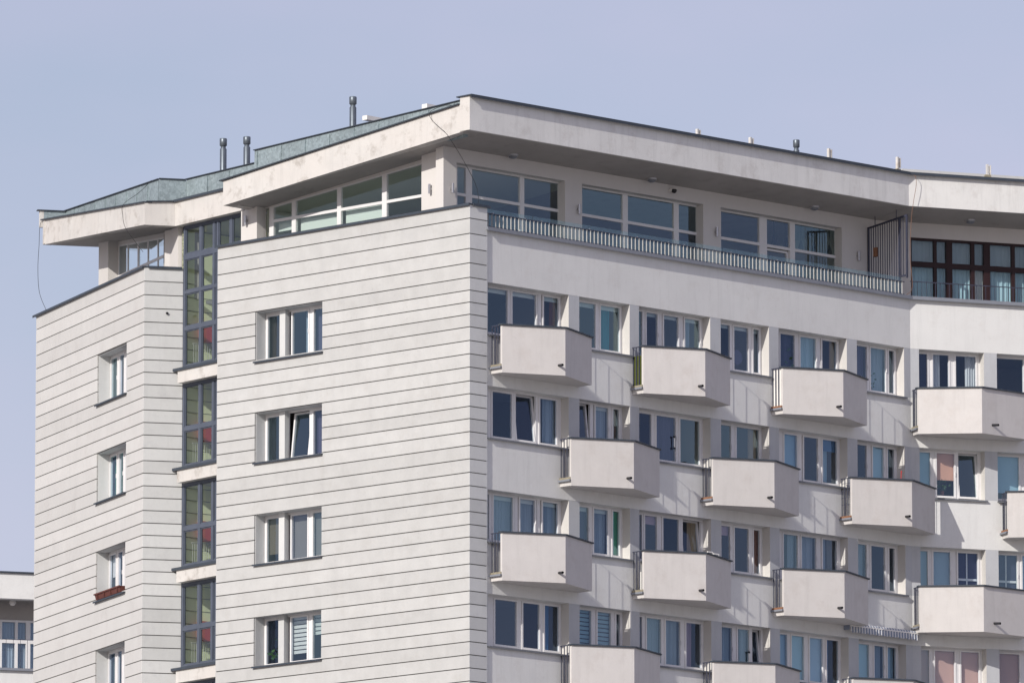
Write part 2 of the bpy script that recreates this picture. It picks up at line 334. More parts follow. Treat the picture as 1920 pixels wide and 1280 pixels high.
def window(F, u0, u1, z0, z1, panes, codes, inset=.30, fm='pvc', room='room', sill=True, wall_y=0.0, rdepth=3.0, sill_mat='sill', zp=None, lift=(0.115, .085), gl='glass', clear=True):
    """window: outer frame, one sash and one pane per light, sill, blinds and curtains, the room behind"""
    y = inset; fd = .07
    mb = MB().ring(u0, u1, z0, z1, .05, y, y + fd)
    pz0, pz1 = (z0 + lift[0], z1 - lift[1]) if zp is None else zp
    for i in range(len(panes) - 1):
        a, b = panes[i][1], panes[i + 1][0]; c = (a + b) / 2; mb.box(max(a + .035, c - .06), min(b - .035, c + .06), y, y + fd, z0 + .05, z1 - .05)
    if panes[0][0] - .035 > u0 + .055: mb.box(u0 + .05, panes[0][0] - .035, y, y + fd, z0 + .05, z1 - .05)
    if panes[-1][1] + .035 < u1 - .055: mb.box(panes[-1][1] + .035, u1 - .05, y, y + fd, z0 + .05, z1 - .05)
    win = put('window', mb, fm, BLD, F)
    if sill: put('sill', MB().box(u0 - .02, u1 + .06, wall_y - .07, y + .02, z0 - .035, z0 - .005).box(u0 - .02, u1 + .06, wall_y - .075, wall_y - .06, z0 - .05, z0 - .005), sill_mat, win, F)
    for (a, b), code in zip(panes, codes):
        tilt = 0.0; cs = code
        if code.startswith('T'): tilt = R(-6.5); cs = code[1:].lstrip('+')
        sw = min(.055, .5 * (b - a) + .02); a_, b_ = max(a - .05, u0 + .045), min(b + .05, u1 - .045)
        x0, x1, s0, s1 = a_, b_, pz0 - .055, pz1 + .045
        T = F @ Matrix.Translation((0, y + .035, s0)) @ Matrix.Rotation(tilt, 4, 'X')
        sm = MB(); sm.box(x0, a, -.055, .02, 0, s1 - s0); sm.box(b, x1, -.055, .02, 0, s1 - s0); sm.box(a, b, -.055, .02, 0, pz0 - s0); sm.box(a, b, -.055, .02, pz1 - s0, s1 - s0)
        sa = put('sash', sm, fm, win, T)
        pm = MB().quad((a - .004, -.02, pz0 - s0 - .004), (b + .004, -.02, pz0 - s0 - .004), (b + .004, -.02, pz1 - s0 + .004), (a - .004, -.02, pz1 - s0 + .004))
        jig = Matrix.Rotation(random.uniform(-.004, .004), 4, 'Z') @ Matrix.Rotation(random.uniform(-.004, .004), 4, 'X')
        put('pane', pm, random.choice(('glass', 'glass_b', 'glass_c')) if gl == 'glass' else gl, win, T @ Matrix.Translation(((a + b) / 2, 0, .6)) @ jig @ Matrix.Translation((-(a + b) / 2, 0, -.6)))
        if random.random() < .5 and b - a > .3:
            put('handle', MB().box(x1 - .04, x1 - .02, -.075, -.055, .62, .74), fm, win, T)
        if cs: dress(win, F, cs, a, b, pz0, pz1, y + .05)
    if room:
        q = MB(); x0, x1, ya, yb, za, zb = u0 - .05, u1 + .05, y + fd + .01, y + rdepth, z0 - .85, z1 + .12
        q.quad((x0, ya, za), (x0, yb, za), (x0, yb, zb), (x0, ya, zb)); q.quad((x1, ya, za), (x1, yb, za), (x1, yb, zb), (x1, ya, zb))
        q.quad((x0, yb, za), (x1, yb, za), (x1, yb, zb), (x0, yb, zb)); q.quad((x0, ya, za), (x1, ya, za), (x1, yb, za), (x0, yb, za)); q.quad((x0, ya, zb), (x1, ya, zb), (x1, yb, zb), (x0, yb, zb))
        q.quad((x0, ya, za), (x1, ya, za), (x1, ya, z0), (x0, ya, z0)); q.quad((x0, ya, zb), (x1, ya, zb), (x1, ya, z1), (x0, ya, z1))
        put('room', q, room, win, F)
    return win

# --- side wall windows (two lights, plaster post between the first and the second)
W4 = [['c:umber', 'cr:sheer:.45', 'c:dusk'], ['cl:black:.5+cr:umber:.5', 'T', 'c:dusk'], ['r:khaki:.82', 'v:grey', 'v:grey'], ['cl:black:.4', 'z:.92:mint', 'z:.55:mint']]
for k in range(4):
    u0, u1, a, b = H4[k]
    w = window(F4, u0 + .012, u1 - .012, a, b - .012, [(1.61, 2.12), (2.58, 3.19), (3.41, 3.98)], W4[k], inset=.40, sill_mat='coping', lift=(.09, .10), rdepth=2.6)
    lining(F4, H4[k], .052, .41, w); put('post', MB().box(2.20, 2.42, .26, .42, a, b - .012), 'panel_grey', w, F4)
W1 = [['c:grey', 'c:sheer', ''], ['c:green', 'c:green', ''], ['r:white:.5', 'c:sheer', ''], ['c:dkgreen', '', '']]
P1P = [(6.66, 7.05), (7.23, 7.75)]
for k in range(4):
    u0, u1, a, b = H1[k]
    w = window(F1, u0 + .012, u1 - .012, a, b - .012, [(5.47, 5.99), (6.21, 6.56), (6.78, 7.72)], [W1[k][0], W1[k][1], W1[k][2]], inset=.40, sill_mat='coping', lift=(.09, .10), rdepth=2.6)
    lining(F1, H1[k], .052, .41, w)

# ------------------------------------------------------------------ balcony facade
HEAD, SILL = -.045, -1.45
OP6 = [(.773, 3.802), (4.204, 6.125), (6.483, 9.244), (9.656, 11.557), (11.938, 14.668), (15.074, 16.989)]
OP7 = [(.262, 2.251), (2.646, 5.35)]
DW = .36
def facade(F, ops, x0, x1, top):
    zs = [top] + sum([[HEAD - H * k, SILL - H * k] for k in range(4)], []) + [-13.4]
    for i in range(0, len(zs), 2):
        put('wall_band', MB().box(x0, x1, 0, DW, zs[i + 1], zs[i]), 'stucco', BLD, F)
    for k in range(4):
        a, b = SILL - H * k, HEAD - H * k
        ed = [x0] + sum([list(o) for o in ops], []) + [x1]
        for i in range(0, len(ed), 2):
            p, q = ed[i], ed[i + 1]
            if q - p < .02: continue
            mb = MB().box(p, q, .003, DW, a, b)
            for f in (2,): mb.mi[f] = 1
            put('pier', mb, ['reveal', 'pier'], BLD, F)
facade(F6, OP6, .56, U_K, 1.37); facade(F7, OP7, 0, 7.5, 1.37)
put('lower_wall', MB().box(.5, U_K, .02, DW, BOT, -13.4), 'stucco', BLD, F6); put('lower_wall', MB().box(0, 7.5, .02, DW, BOT, -13.4), 'stucco', BLD, F7)
PANES = {
1: [[(0.86, 1.78), (1.96, 2.85), (3.14, 3.70)], [(4.30, 5.1), (5.3, 6.02)], [(6.60, 6.89), (7.06, 7.48), (7.73, 8.29), (8.55, 9.12)], [(9.78, 10.3), (10.47, 11.03), (11.23, 11.46)], [(12.30, 12.87), (13.1, 13.72), (13.97, 14.55)], [(15.2, 15.78), (15.93, 16.54), (16.67, 16.89)]],
2: [[(1.22, 1.94), (2.14, 2.8), (3.0, 3.62)], [(4.31, 4.82), (5.1, 5.58), (5.77, 5.99)], [(6.6, 7.23), (7.43, 8.18), (8.35, 9.1)], [(9.77, 10.33), (10.55, 11.44)], [(12.44, 12.95), (13.22, 13.78), (13.97, 14.55)], [(15.2, 15.74), (15.99, 16.43), (16.6, 16.86)]],
3: [[(0.87, 1.09), (1.26, 1.98), (2.25, 2.8), (3.1, 3.66)], [(4.31, 4.82), (5.03, 5.56), (5.75, 6.0)], [(6.6, 6.86), (6.98, 7.44), (7.68, 8.28), (8.5, 9.11)], [(9.77, 10.28), (10.46, 11.01), (11.21, 11.45)], [(12.39, 12.95), (13.11, 13.69), (13.95, 14.52)], [(15.2, 15.71), (15.9, 16.46), (16.63, 16.85)]],
4: [[(1.32, 2.12), (2.36, 2.97), (3.17, 3.70)], [(4.31, 4.92), (5.16, 5.67), (5.87, 6.02)], [(6.6, 6.85), (7.04, 7.59), (7.77, 8.33), (8.56, 9.14)], [(9.77, 10.34), (10.57, 11.01), (11.18, 11.45)], [(12.06, 12.51), (12.69, 13.18), (13.41, 13.92), (14.09, 14.55)], [(15.2, 15.78), (16.0, 16.39), (16.54, 16.88)]]}
CODES = {
1: [['b', 'b', 'b+cr:brown:.3'], ['b', 'b+cl:teal:.75'], ['', 'b:.08', 'b:.08', 'b:.08+cl:sheer:.6'], ['b:.08', 'b:.08', 'b:.10+c:grey'], ['c:dusk', 'c:pale', 'cl:pale:.3+cr:tan:.2'], ['c:dusk', 'c:sheer', 'c:dkgreen']],
2: [['', 'T', 'cr:sheer:.6'], ['T', 'b:.08+c:sheer', 'c:brown'], ['', 'c:dusk', ''], ['', 'cr:tan:.3'], ['r:pale:1', '', 'b:.3:blue+cl:pale:.6'], ['', 'r:pale:1', 'c:dkgreen'], ],
3: [['c:lace', 'b+c:lace', 'b+c:lace', 'b+c:lace'], ['b+c:dusk', 'b+c:sheer', 'r:green:1'], ['', 'r:pink:.18', '', 'T+cr:tan:.5'], ['r:pink:.2', 'cl:sheer:.2', 'r:brown:1'], ['cr:sheer:.4', 'c:sheer', 'cl:sheer:.5+cr:grey:.4'], ['c:sheer', 'cl:sheer:.3', 'c:black']],
4: [['', '', 'cl:blue:.6'], ['z', 'z', 'c:black'], ['', 'c:lace', 'c:lace', 'cl:pink:.6'], ['c:lace', 'cr:sheer:.5', 'T+c:black'], ['r:pale', 'r:pale', 'r:pale', 'cl:blue:.5'], ['r:pale', 'c:sheer', 'c:pale']]}
for r in range(1, 5):
    for i, (u0, u1) in enumerate(OP6):
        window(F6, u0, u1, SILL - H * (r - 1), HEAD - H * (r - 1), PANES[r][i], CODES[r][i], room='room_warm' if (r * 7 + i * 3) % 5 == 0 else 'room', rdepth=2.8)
PANES7 = {1: [[(.36, .63), (.81, 1.29), (1.51, 2.12)], [(2.72, 3.58), (3.85, 5.2)]], 2: [[(.36, .70), (.9, 1.44), (1.6, 2.12)], [(2.72, 3.42), (3.6, 5.2)]],
          3: [[(.36, .60), (.78, 1.29), (1.53, 2.13)], [(2.72, 3.34), (3.5, 5.2)]], 4: [[(.36, .62), (.8, 1.4), (1.6, 2.14)], [(2.72, 3.38), (3.6, 5.2)]]}
CODES7 = {1: [['c:dusk', 'cl:white:.6', 'cr:white:.4'], ['', '']], 2: [['r:pale', 'r:orange:.62', 'T'], ['r:pale:.85', '']], 3: [['v', 'v', 'v:dusk+x'], ['v:dusk+x', 'r:pale']], 4: [['r:salmon', 'r:salmon', 'r:salmon'], ['r:salmon', '']]}
for r in range(1, 5):
    for i, (u0, u1) in enumerate(OP7):
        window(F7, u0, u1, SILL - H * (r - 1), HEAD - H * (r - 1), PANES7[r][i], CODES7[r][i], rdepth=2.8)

# ------------------------------------------------------------------ balconies
BS, BSR, BA, BX, BW = .44, .50, 1.20, 1.62, 3.30        # side depth, apex depth, apex position, width
ZT, ZB, SLAB = -1.25, -2.53, .15
def balcony_meshes():
    t = .06
    def off(p, q, d):  # inner offset of a segment
        v = (Vector(q) - Vector(p)).normalized(); n = Vector((-v.y, v.x)); return Vector(p) + n * d, Vector(q) + n * d
    a, b, c = Vector((0, -BS)), Vector((BX, -BA)), Vector((BW, -BSR))
    a2, b2 = off(a, b, t); b3, c3 = off(b, c, t)
    d1 = b2 - a2; d2 = c3 - b3; D = d1.x * d2.y - d1.y * d2.x; s = ((b3.x - a2.x) * d2.y - (b3.y - a2.y) * d2.x) / D; bi = a2 + d1 * s
    ai = a2 - d1 * (a2.x / d1.x); ci = c3 + d2 * ((BW - c3.x) / d2.x)
    par = MB()
    par.prism([a, b, bi, ai], ZB, ZT); par.prism([b, c, ci, bi], ZB, ZT)
    slab = MB().prism([(-.0, -.005), ai + Vector((0, .002)), bi + Vector((0, .004)), ci + Vector((0, .002)), (BW, -.005)], ZB + .004, ZB + SLAB)
    cop = MB(); e = .045
    def q(p, dx, dy): return (p.x + dx, p.y + dy)
    cop.prism([q(a, -e, -e * .7), q(b, 0, -e * 1.2), q(bi, 0, e), q(ai, -e, e)], ZT + .002, ZT + .04); cop.prism([q(b, 0, -e * 1.2), q(c, e, -e * .7), q(ci, e, e), q(bi, 0, e)], ZT + .002, ZT + .04)
    return par.mesh('balcony'), slab.mesh('slab'), cop.mesh('coping')
BM = balcony_meshes()
bar_m = MB().tube([(0, 0, ZB + SLAB + .05), (0, 0, ZT + .01)], .0145, 6).mesh('bar')
bar_t = MB().tube([(0, 0, ZB + SLAB + .05), (0, 0, ZT + .01)], .006, 5).mesh('bar')
rail_m = MB().box(-.014, .014, -BS + .02, .0, ZT, ZT + .025).mesh('handrail')
rail_t = MB().box(-.007, .007, -BSR + .02, .0, ZT, ZT + .012).mesh('handrail')
brail_m = MB().box(-.012, .012, -BS + .02, .0, ZB + SLAB + .03, ZB + SLAB + .055).mesh('bottom_rail')
ledge_m = MB().box(-.07, .10, -BS + .01, -.004, ZB + SLAB + .002, ZB + SLAB + .022).box(-.075, -.06, -BS - .01, -.004, ZB + SLAB - .03, ZB + SLAB + .022).mesh('ledge')
curb_m = MB().box(-.03, .09, -BS + .02, -.006, ZB + SLAB + .024, ZB + SLAB + .085).mesh('curb')
sp = MB(); 
for i in range(10):
    t0, t1 = math.pi * 2 * i / 10, math.pi * 2 * (i + 1) / 10; r0 = .035; r1 = .027
    p = lambda t, r, y: (r * math.cos(t), y, r * math.sin(t))
    sp.quad(p(t0, r0, 0), p(t1, r0, 0), p(t1, r0, -.24), p(t0, r0, -.24)); sp.quad(p(t0, r1, 0), p(t1, r1, 0), p(t1, r1, -.24), p(t0, r1, -.24)); sp.quad(p(t0, r0, -.24), p(t1, r0, -.24), p(t1, r1, -.24), p(t0, r1, -.24))
spout_m = sp.mesh('drain_spout')
def balcony(F, u, row, style='', spout=.90):
    T = F @ Matrix.Translation((u, 0, -H * (row - 1)))
    b = put('balcony', BM[0], 'balcony', BLD, T)
    put('slab', BM[1], 'balcony', b, T); put('coping', BM[2], 'coping', b, T)
    for side in (0, 1):
        X = .0 if side == 0 else BW
        for i in range(4):
            put('bar', bar_m if side == 0 else bar_t, 'bar', b, T @ Matrix.Translation((X + (.02 if side == 0 else -.02), -.035 - i * .112, 0)))
        S2 = T @ Matrix.Translation((X + (.02 if side == 0 else -.02), 0, 0))
        put('handrail', rail_m if side == 0 else rail_t, 'bar', b, S2); put('bottom_rail', brail_m, 'bar', b, S2)
        if side: continue
        S3 = T @ Matrix.Translation((X, 0, 0)) @ (Matrix.Identity(4) if side == 0 else Matrix.Scale(-1, 4, (1, 0, 0)))
        put('ledge', ledge_m, 'flash', b, S3); put('curb', curb_m, 'mossy' if (row + int(u)) % 2 else 'rust', b, S3)
    # drain spout through the parapet near the apex
    if spout < 1: px = BX * spout; py = -BS + (-BA + BS) * spout; ang = math.atan2(-(BA - BS), BX)
    else: f = spout - 1; px = BX + (BW - BX) * f; py = -BA + (BA - BS) * f; ang = math.atan2(BA - BS, BW - BX)
    put('drain_spout', spout_m, 'spout', b, T @ Matrix.Translation((px, py + .02, ZB + .27)) @ Matrix.Rotation(ang + R(8), 4, 'Z') @ Matrix.Rotation(R(4), 4, 'X'))
    if style == 'grid':
        mb = MB()
        for j in range(4): z = ZB + .55 + j * .2; mb.box(.008, .02, -BS + .02, -.02, z, z + .012)
        put('lattice', mb, 'bar', b, T)
    if style == 'green': put('privacy_board', MB().box(.05, .06, -BS + .02, -.01, ZB + .25, ZT - .22), 'green', b, T)
    if style == 'white': put('privacy_board', MB().box(.05, .06, -BS + .02, -.01, ZB + .25, ZT), 'white', b, T)
    return b
B1 = [.88, 6.21, 11.64]; B2 = [3.46, 8.89, 14.38]
for i, u in enumerate(B1): balcony(F6, u, 1, ['', 'green', 'white'][i])
for i, u in enumerate(B2): balcony(F6, u, 2, ['', '', 'grid'][i])
for i, u in enumerate(B1): balcony(F6, u, 3)
for i, u in enumerate(B2): balcony(F6, u, 4)
balcony(F7, .04, 1, spout=1.22); balcony(F7, .04, 3, spout=1.22); balcony(F7, 2.76, 2, spout=1.22); balcony(F7, 2.76, 4, spout=1.22)

# ------------------------------------------------------------------ terrace ledge and railings
def ledge(F, x0, x1):
    put('ledge', MB().box(x0, x1, -.11, .30, 1.372, 1.44).box(x0, x1, -.125, -.10, 1.34, 1.40), 'flash', BLD, F)
ledge(F6, LQ + .0, U_K - .03); ledge(F7, .03, 7.5)
tf = [V4, C, K, K + dv(TH7) * 7.5, K + dv(TH7) * 7.5 - nv(TH7) * 9, K - nv(TH6) * 9, C - nv(TH6) * 11, V4 - nv(TH4) * 3]
ins = lambda p: p
f4 = lambda u, y: V4 + dv(TH4) * u - nv(TH4) * y
tpoly = [f4(.45, .44), C - nv(TH4) * .44 - nv(TH6) * .44, K - nv(TH6) * .4, K + dv(TH7) * 7.4 - nv(TH7) * .4, K + dv(TH7) * 7.4 - nv(TH7) * 9, K - nv(TH6) * 9, f4(.9, 7.0), f4(.9, 2.9), f4(.5, .9)]
tfl = MB().prism([(p.x, p.y) for p in tpoly], 1.05, 1.28)
put('terrace_floor', tfl, 'floor', BLD, Matrix.Translation((0, 0, Z0)))
rl = put('terrace_railing', MB().box(.75, 17.05, .02, .045, 1.82, 1.845).box(.75, 17.05, .02, .045, 1.47, 1.49), 'bar', BLD, F6)
flat = MB().box(-.005, .005, -.015, .015, 1.445, 1.825).mesh('bar')
n = int((17.05 - .80) / .143)
for i in range(n + 1): put('bar', flat, 'barlight', rl, F6 @ Matrix.Translation((.80 + i * .143, .03, 0)))
for i in range(9):
    a = .72 + i * 1.82; b = a + 1.80
    put('glass_panel', MB().box(a, min(b, 17.0), .085, .095, 1.45, 1.965), 'glass_rail', rl, F6)
    for q in (a + .3, b - .3):
        if q < 17: put('clamp', MB().box(q - .012, q + .012, .045, .085, 1.84, 1.875), 'steel', rl, F6)
rl7 = put('terrace_railing', MB().box(.02, 7.4, .02, .045, 1.862, 1.885).box(.02, 7.4, .02, .045, 1.44, 1.455), 'bar', BLD, F7)
thin = MB().box(-.006, .006, -.006, .006, 1.44, 1.865).mesh('bar')
for i in range(52): put('bar', thin, 'bar', rl7, F7 @ Matrix.Translation((.1 + i * .14, .032, 0)))

# ------------------------------------------------------------------ penthouse: long front
QO = -1.72                                        # wall plane behind the roof edge
FQ = fr(O6 - nv(TH6) * 1.62, TH6)
SL = .0949
def zs6(v): return 4.015 + SL * v                 # soffit height at distance v (negative = inward) from the roof edge
def penthouse_wall(F, x0, x1, ops, zb, zt, mat='pillar', d=.30):
    ed = [x0] + sum([[o[0], o[1]] for o in ops], []) + [x1]
    for i in range(0, len(ed), 2): put('wall_pier', MB().box(ed[i], ed[i + 1], 0, d, 1.2, zb), mat, BLD, F)
    put('lintel', MB().box(x0, x1, 0, d, zb, zt), mat, BLD, F)
OPQ = [(1.15, 5.25), (5.90, 10.62), (11.31, 16.18)]
penthouse_wall(FQ, .66, 17.6, OPQ, 3.47, 3.90)
def ph_window(F, u0, u1, cols, zt, transom, y, fm='pvc', gl='glass', bottom=1.25, tilt_i=None, head=None, mull=.05, dep=.08):
    """big glazing: uprights between the columns, one transom, an upper and a lower pane in every bay"""
    hd = head or (lambda x: zt)
    mb = MB()
    def upright(a, b): mb.hexa([(a, y, bottom), (b, y, bottom), (b, y + dep, bottom), (a, y + dep, bottom)], [(a, y, hd(a)), (b, y, hd(b)), (b, y + dep, hd(b)), (a, y + dep, hd(a))])
    edges = [u0] + [x for c in cols for x in c] + [u1]
    for i in range(0, len(edges), 2): upright(edges[i], edges[i + 1])
    for i, (a, b) in enumerate(cols):
        mb.box(a, b, y + .004, y + dep - .004, transom[0], transom[1])
        mb.hexa([(a, y + .004, hd(a) - mull), (b, y + .004, hd(b) - mull), (b, y + dep - .004, hd(b) - mull), (a, y + dep - .004, hd(a) - mull)], [(a, y + .004, hd(a)), (b, y + .004, hd(b)), (b, y + dep - .004, hd(b)), (a, y + dep - .004, hd(a))])
    w = put('window', mb, fm, BLD, F)
    for i, (a, b) in enumerate(cols):
        gq = random.choice(('glass', 'glass_c')) if gl == 'glass' else gl
        put('pane', MB().quad((a, y + dep / 2, transom[1]), (b, y + dep / 2, transom[1]), (b, y + dep / 2, hd(b) - mull), (a, y + dep / 2, hd(a) - mull)), gq, w, F)
        if tilt_i == i:
            T = F @ Matrix.Translation((0, y + .03, bottom)) @ Matrix.Rotation(R(-4), 4, 'X'); h = transom[0] - bottom - .02
            put('sash', MB().ring(a + .01, b - .01, 0, h, .06, -.05, .02), fm, w, T); put('pane', MB().quad((a + .07, -.01, .06), (b - .07, -.01, .06), (b - .07, -.01, h - .06), (a + .07, -.01, h - .06)), gl, w, T)
        else: put('pane', MB().quad((a, y + dep / 2, bottom), (b, y + dep / 2, bottom), (b, y + dep / 2, transom[0]), (a, y + dep / 2, transom[0])), gl, w, F)
    return w
TRS = (2.63, 2.71)
ph_window(FQ, 1.15, 5.50, [(1.42, 1.74), (1.97, 3.78), (3.94, 5.42)], 3.47, TRS, .25)
ph_window(FQ, 5.9, 10.80, [(6.15, 7.72), (7.92, 9.72), (9.91, 10.65)], 3.47, TRS, .25)
ph_window(FQ, 11.31, 16.45, [(11.58, 13.11), (13.41, 14.34), (14.54, 16.32)], 3.47, TRS, .25, tilt_i=1)
# corner pillar and the side front facing the grooved wall
FS = fr(V4 - nv(TH4) * .90, TH4)
def wedge(x0, x1, y0, y1, zb, f, mat, name, F=FS): put(name, MB().hexa([(x0, y0, zb), (x1, y0, zb), (x1, y1, zb), (x0, y1, zb)], [(x0, y0, f(x0)), (x1, y0, f(x1)), (x1, y1, f(x1)), (x0, y1, f(x0))]), mat, BLD, F)
sof4 = lambda x: 3.112 + SL * (x - .244) + .02
wedge(7.04, 7.895, 0, .50, 1.2, sof4, 'pillar', 'pillar'); wedge(-.01, .62, 0, .36, 1.2, sof4, 'pillar', 'pillar')
hd4 = lambda x: 3.14 + .085 * (x - .95)
wedge(.62, 7.04, .10, .36, 0, lambda x: sof4(x) , 'soffit', 'lintel') if False else None
lint = MB().hexa([(.62, .30, hd4(.62)), (7.04, .30, hd4(7.04)), (7.04, .5, hd4(7.04)), (.62, .5, hd4(.62))], [(.62, .30, sof4(.62)), (7.04, .30, sof4(7.04)), (7.04, .5, sof4(7.04)), (.62, .5, sof4(.62))])
put('lintel', lint, 'pillar', BLD, FS)
wS = ph_window(FS, .80, 7.04, [(.97, 1.69), (1.85, 3.47), (3.62, 5.22), (5.40, 6.96)], 3.5, (2.69, 2.77), .30, head=hd4, gl='glass_clear', mull=.035)
for a, b, z in ((1.85, 3.47, 2.30), (3.62, 5.22, 2.20), (.97, 1.69, 2.45)): put('roller_blind', MB().box(a, b, .50, .51, z, 2.72), 'c_mint', wS, FS)  # mint sheets added to give the lower panes their bright sunlit interior look
# rooms behind
inn = MB()
def wq(p, z): return (p.x, p.y, z)
A0 = V4 - nv(TH4) * 1.5; pb = [f4(.6, 1.3), f4(1.0, 7.5), K - nv(TH6) * 7.2, K - nv(TH6) * 1.9]
for p, q in zip(pb, pb[1:]): inn.quad(wq(p, 1.2), wq(q, 1.2), wq(q, 3.9), wq(p, 3.9))
put('penthouse_back_wall', inn, 'ceiling', BLD, Matrix.Translation((0, 0, Z0)))
ce = MB().quad((.7, .45, sof4(.7) - .07), (7.3, .45, sof4(7.3) - .07), (7.3, 6.0, sof4(7.3) - .07), (.7, 6.0, sof4(.7) - .07)); put('penthouse_ceiling', ce, 'ceiling', BLD, FS)
# brown glazing of the next terrace
FQ7 = fr(K - nv(TH7) * 1.62, TH7)
put('lintel', MB().box(-.33, 7.5, 0.001, .3, 3.43, 3.92), 'pillar', BLD, FQ7); put('wall_pier', MB().box(-.33, .72, 0.003, .3, 1.2, 3.43), 'pillar', BLD, FQ7)
w7 = MB(); 
def bb(x0, x1, z0, z1, y0=.02, y1=.12): w7.box(x0, x1, y0, y1, z0, z1)
cols7 = [(.76, 1.44), (1.53, 1.83), (2.01, 2.59), (2.70, 2.99), (3.18, 3.85), (3.95, 4.35), (4.53, 5.2), (5.3, 5.6), (5.8, 6.5), (6.6, 7.3)]
ed = [.72] + [x for c in cols7 for x in c] + [7.4]
for i in range(0, len(ed), 2): bb(ed[i], ed[i + 1], 1.25, 3.43)
for a, b in cols7: bb(a, b, 3.36, 3.43, .022, .118); bb(a, b, 2.60, 2.75, .022, .118)
w7 = put('window', w7, 'brown', BLD, FQ7)
for i, (a, b) in enumerate(cols7):
    put('pane', MB().quad((a, .07, 2.75), (b, .07, 2.75), (b, .07, 3.36), (a, .07, 3.36)), 'glass_clear', w7, FQ7)
    put('pane', MB().quad((a, .07, 1.3), (b, .07, 1.3), (b, .07, 2.60), (a, .07, 2.60)), 'glass_clear', w7, FQ7)
    put('curtain', curtain_mesh(a - .05, b + .05, 1.3, 2.68, .26, .02, 5), 'c_pale' if i % 4 != 3 else 'c_white', w7, FQ7)
    put('curtain', curtain_mesh(a - .05, b + .05, 2.68, 3.4, .30, .01, 3), 'c_sheer', w7, FQ7)
put('penthouse_back_wall', MB().quad((.3, 1.2, 1.2), (7.4, 1.2, 1.2), (7.4, 1.2, 4.2), (.3, 1.2, 4.2)), 'room', BLD, FQ7)
# metal privacy screen between the two terraces
s0 = O6 + dv(TH6) * 17.23 - nv(TH6) * 1.60; s1 = C + dv(TH6) * 17.06
FSC = fr(s0, math.atan2((s1 - s0).y, (s1 - s0).x)); LS = (s1 - s0).length
zsc = lambda x: 3.60 + .16 * x / LS
scb = MB()
scb.hexa([(0, -.02, zsc(0) - .05), (LS, -.02, zsc(LS) - .05), (LS, .02, zsc(LS) - .05), (0, .02, zsc(0) - .05)], [(0, -.02, zsc(0)), (LS, -.02, zsc(LS)), (LS, .02, zsc(LS)), (0, .02, zsc(0))])
scb.box(0, .05, -.022, .022, 1.3, zsc(0)); scb.box(LS * .78, LS * .78 + .045, -.022, .022, 1.3, zsc(LS * .78)); scb.box(LS - .05, LS, -.022, .022, 1.95, zsc(LS)); scb.box(LS * .78, LS, -.018, .018, 2.0, 2.05)
scb.box(.30, .31, -.01, .01, zsc(.3), 3.95); scb.box(LS * .72, LS * .72 + .01, -.01, .01, zsc(LS * .7), 3.95)
sc = put('privacy_screen', scb, 'bar', BLD, FSC)
x = .14
while x < LS - .08:
    if abs(x - LS * .8) > .05: put('bar', MB().box(x - .008, x + .008, -.010, .010, 1.35 if x < LS * .78 else 2.05, zsc(x) - .05), 'bar', sc, FSC)
    x += .096
put('lock_box', MB().box(.26, .40, -.04, .03, 2.72, 2.98), 'rust', sc, FSC)

# ------------------------------------------------------------------ main roof
def P3(p, z): return (p.x, p.y, z)
B4 = V4 + dv(TH4) * .244
def inw(p, t1, d1): return p - nv(t1) * d1
# inner corner of the two fronts
ang = (TH6 + TH7) / 2; kd = 8.0
K5i = K5 - nv(ang) * (kd / math.cos((TH6 - TH7) / 2)); R7e = K5 + dv(TH7) * 7.6; R7i = R7e - nv(TH7) * kd
zin = zs6(-kd)
A = Vector((C.x, C.y)); zB = 3.112
d_inner = 9.3
Bi = B4 - nv(TH4) * 6.5
def zmain(p): return 4.015 + SL * ((p - C).dot(nv(TH6)))
sof = MB()
poly = [C - nv(TH6) * .02 - nv(TH4) * .02, K5 - nv(TH6) * .02, K5i, Bi, B4 - nv(TH4) * .02]
bz = [4.015, 4.015, zin, zmain(Bi), zB]
sof.hexa([P3(p, z) for p, z in zip(poly, bz)], [P3(p, max(z + .45, 3.72 if i in (3, 4) else 4.4)) for i, (p, z) in enumerate(zip(poly, bz))])
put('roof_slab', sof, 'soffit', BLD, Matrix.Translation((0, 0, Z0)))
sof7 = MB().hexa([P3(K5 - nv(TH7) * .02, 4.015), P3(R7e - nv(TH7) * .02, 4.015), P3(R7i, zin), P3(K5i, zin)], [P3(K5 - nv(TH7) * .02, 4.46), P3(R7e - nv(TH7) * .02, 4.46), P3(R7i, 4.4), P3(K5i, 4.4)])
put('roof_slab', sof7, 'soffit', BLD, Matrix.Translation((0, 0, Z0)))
FW = .37
put('fascia', MB().prism([(0, 0), (17.133, 0), (17.133, FW), (.012, FW)], 4.008, 4.93), ['fascia_r'], BLD, F5)
put('fascia', MB().box(0, 7.6, 0, FW, 4.008, 4.93), 'fascia_r', BLD, FR7)
coping(F5, -.06, 17.12, 4.932, y0=-.12, y1=FW + .1, t=.03, drop=.05); coping(FR7, .02, 7.6, 4.934, y0=-.12, y1=FW + .1, t=.03, drop=.05)
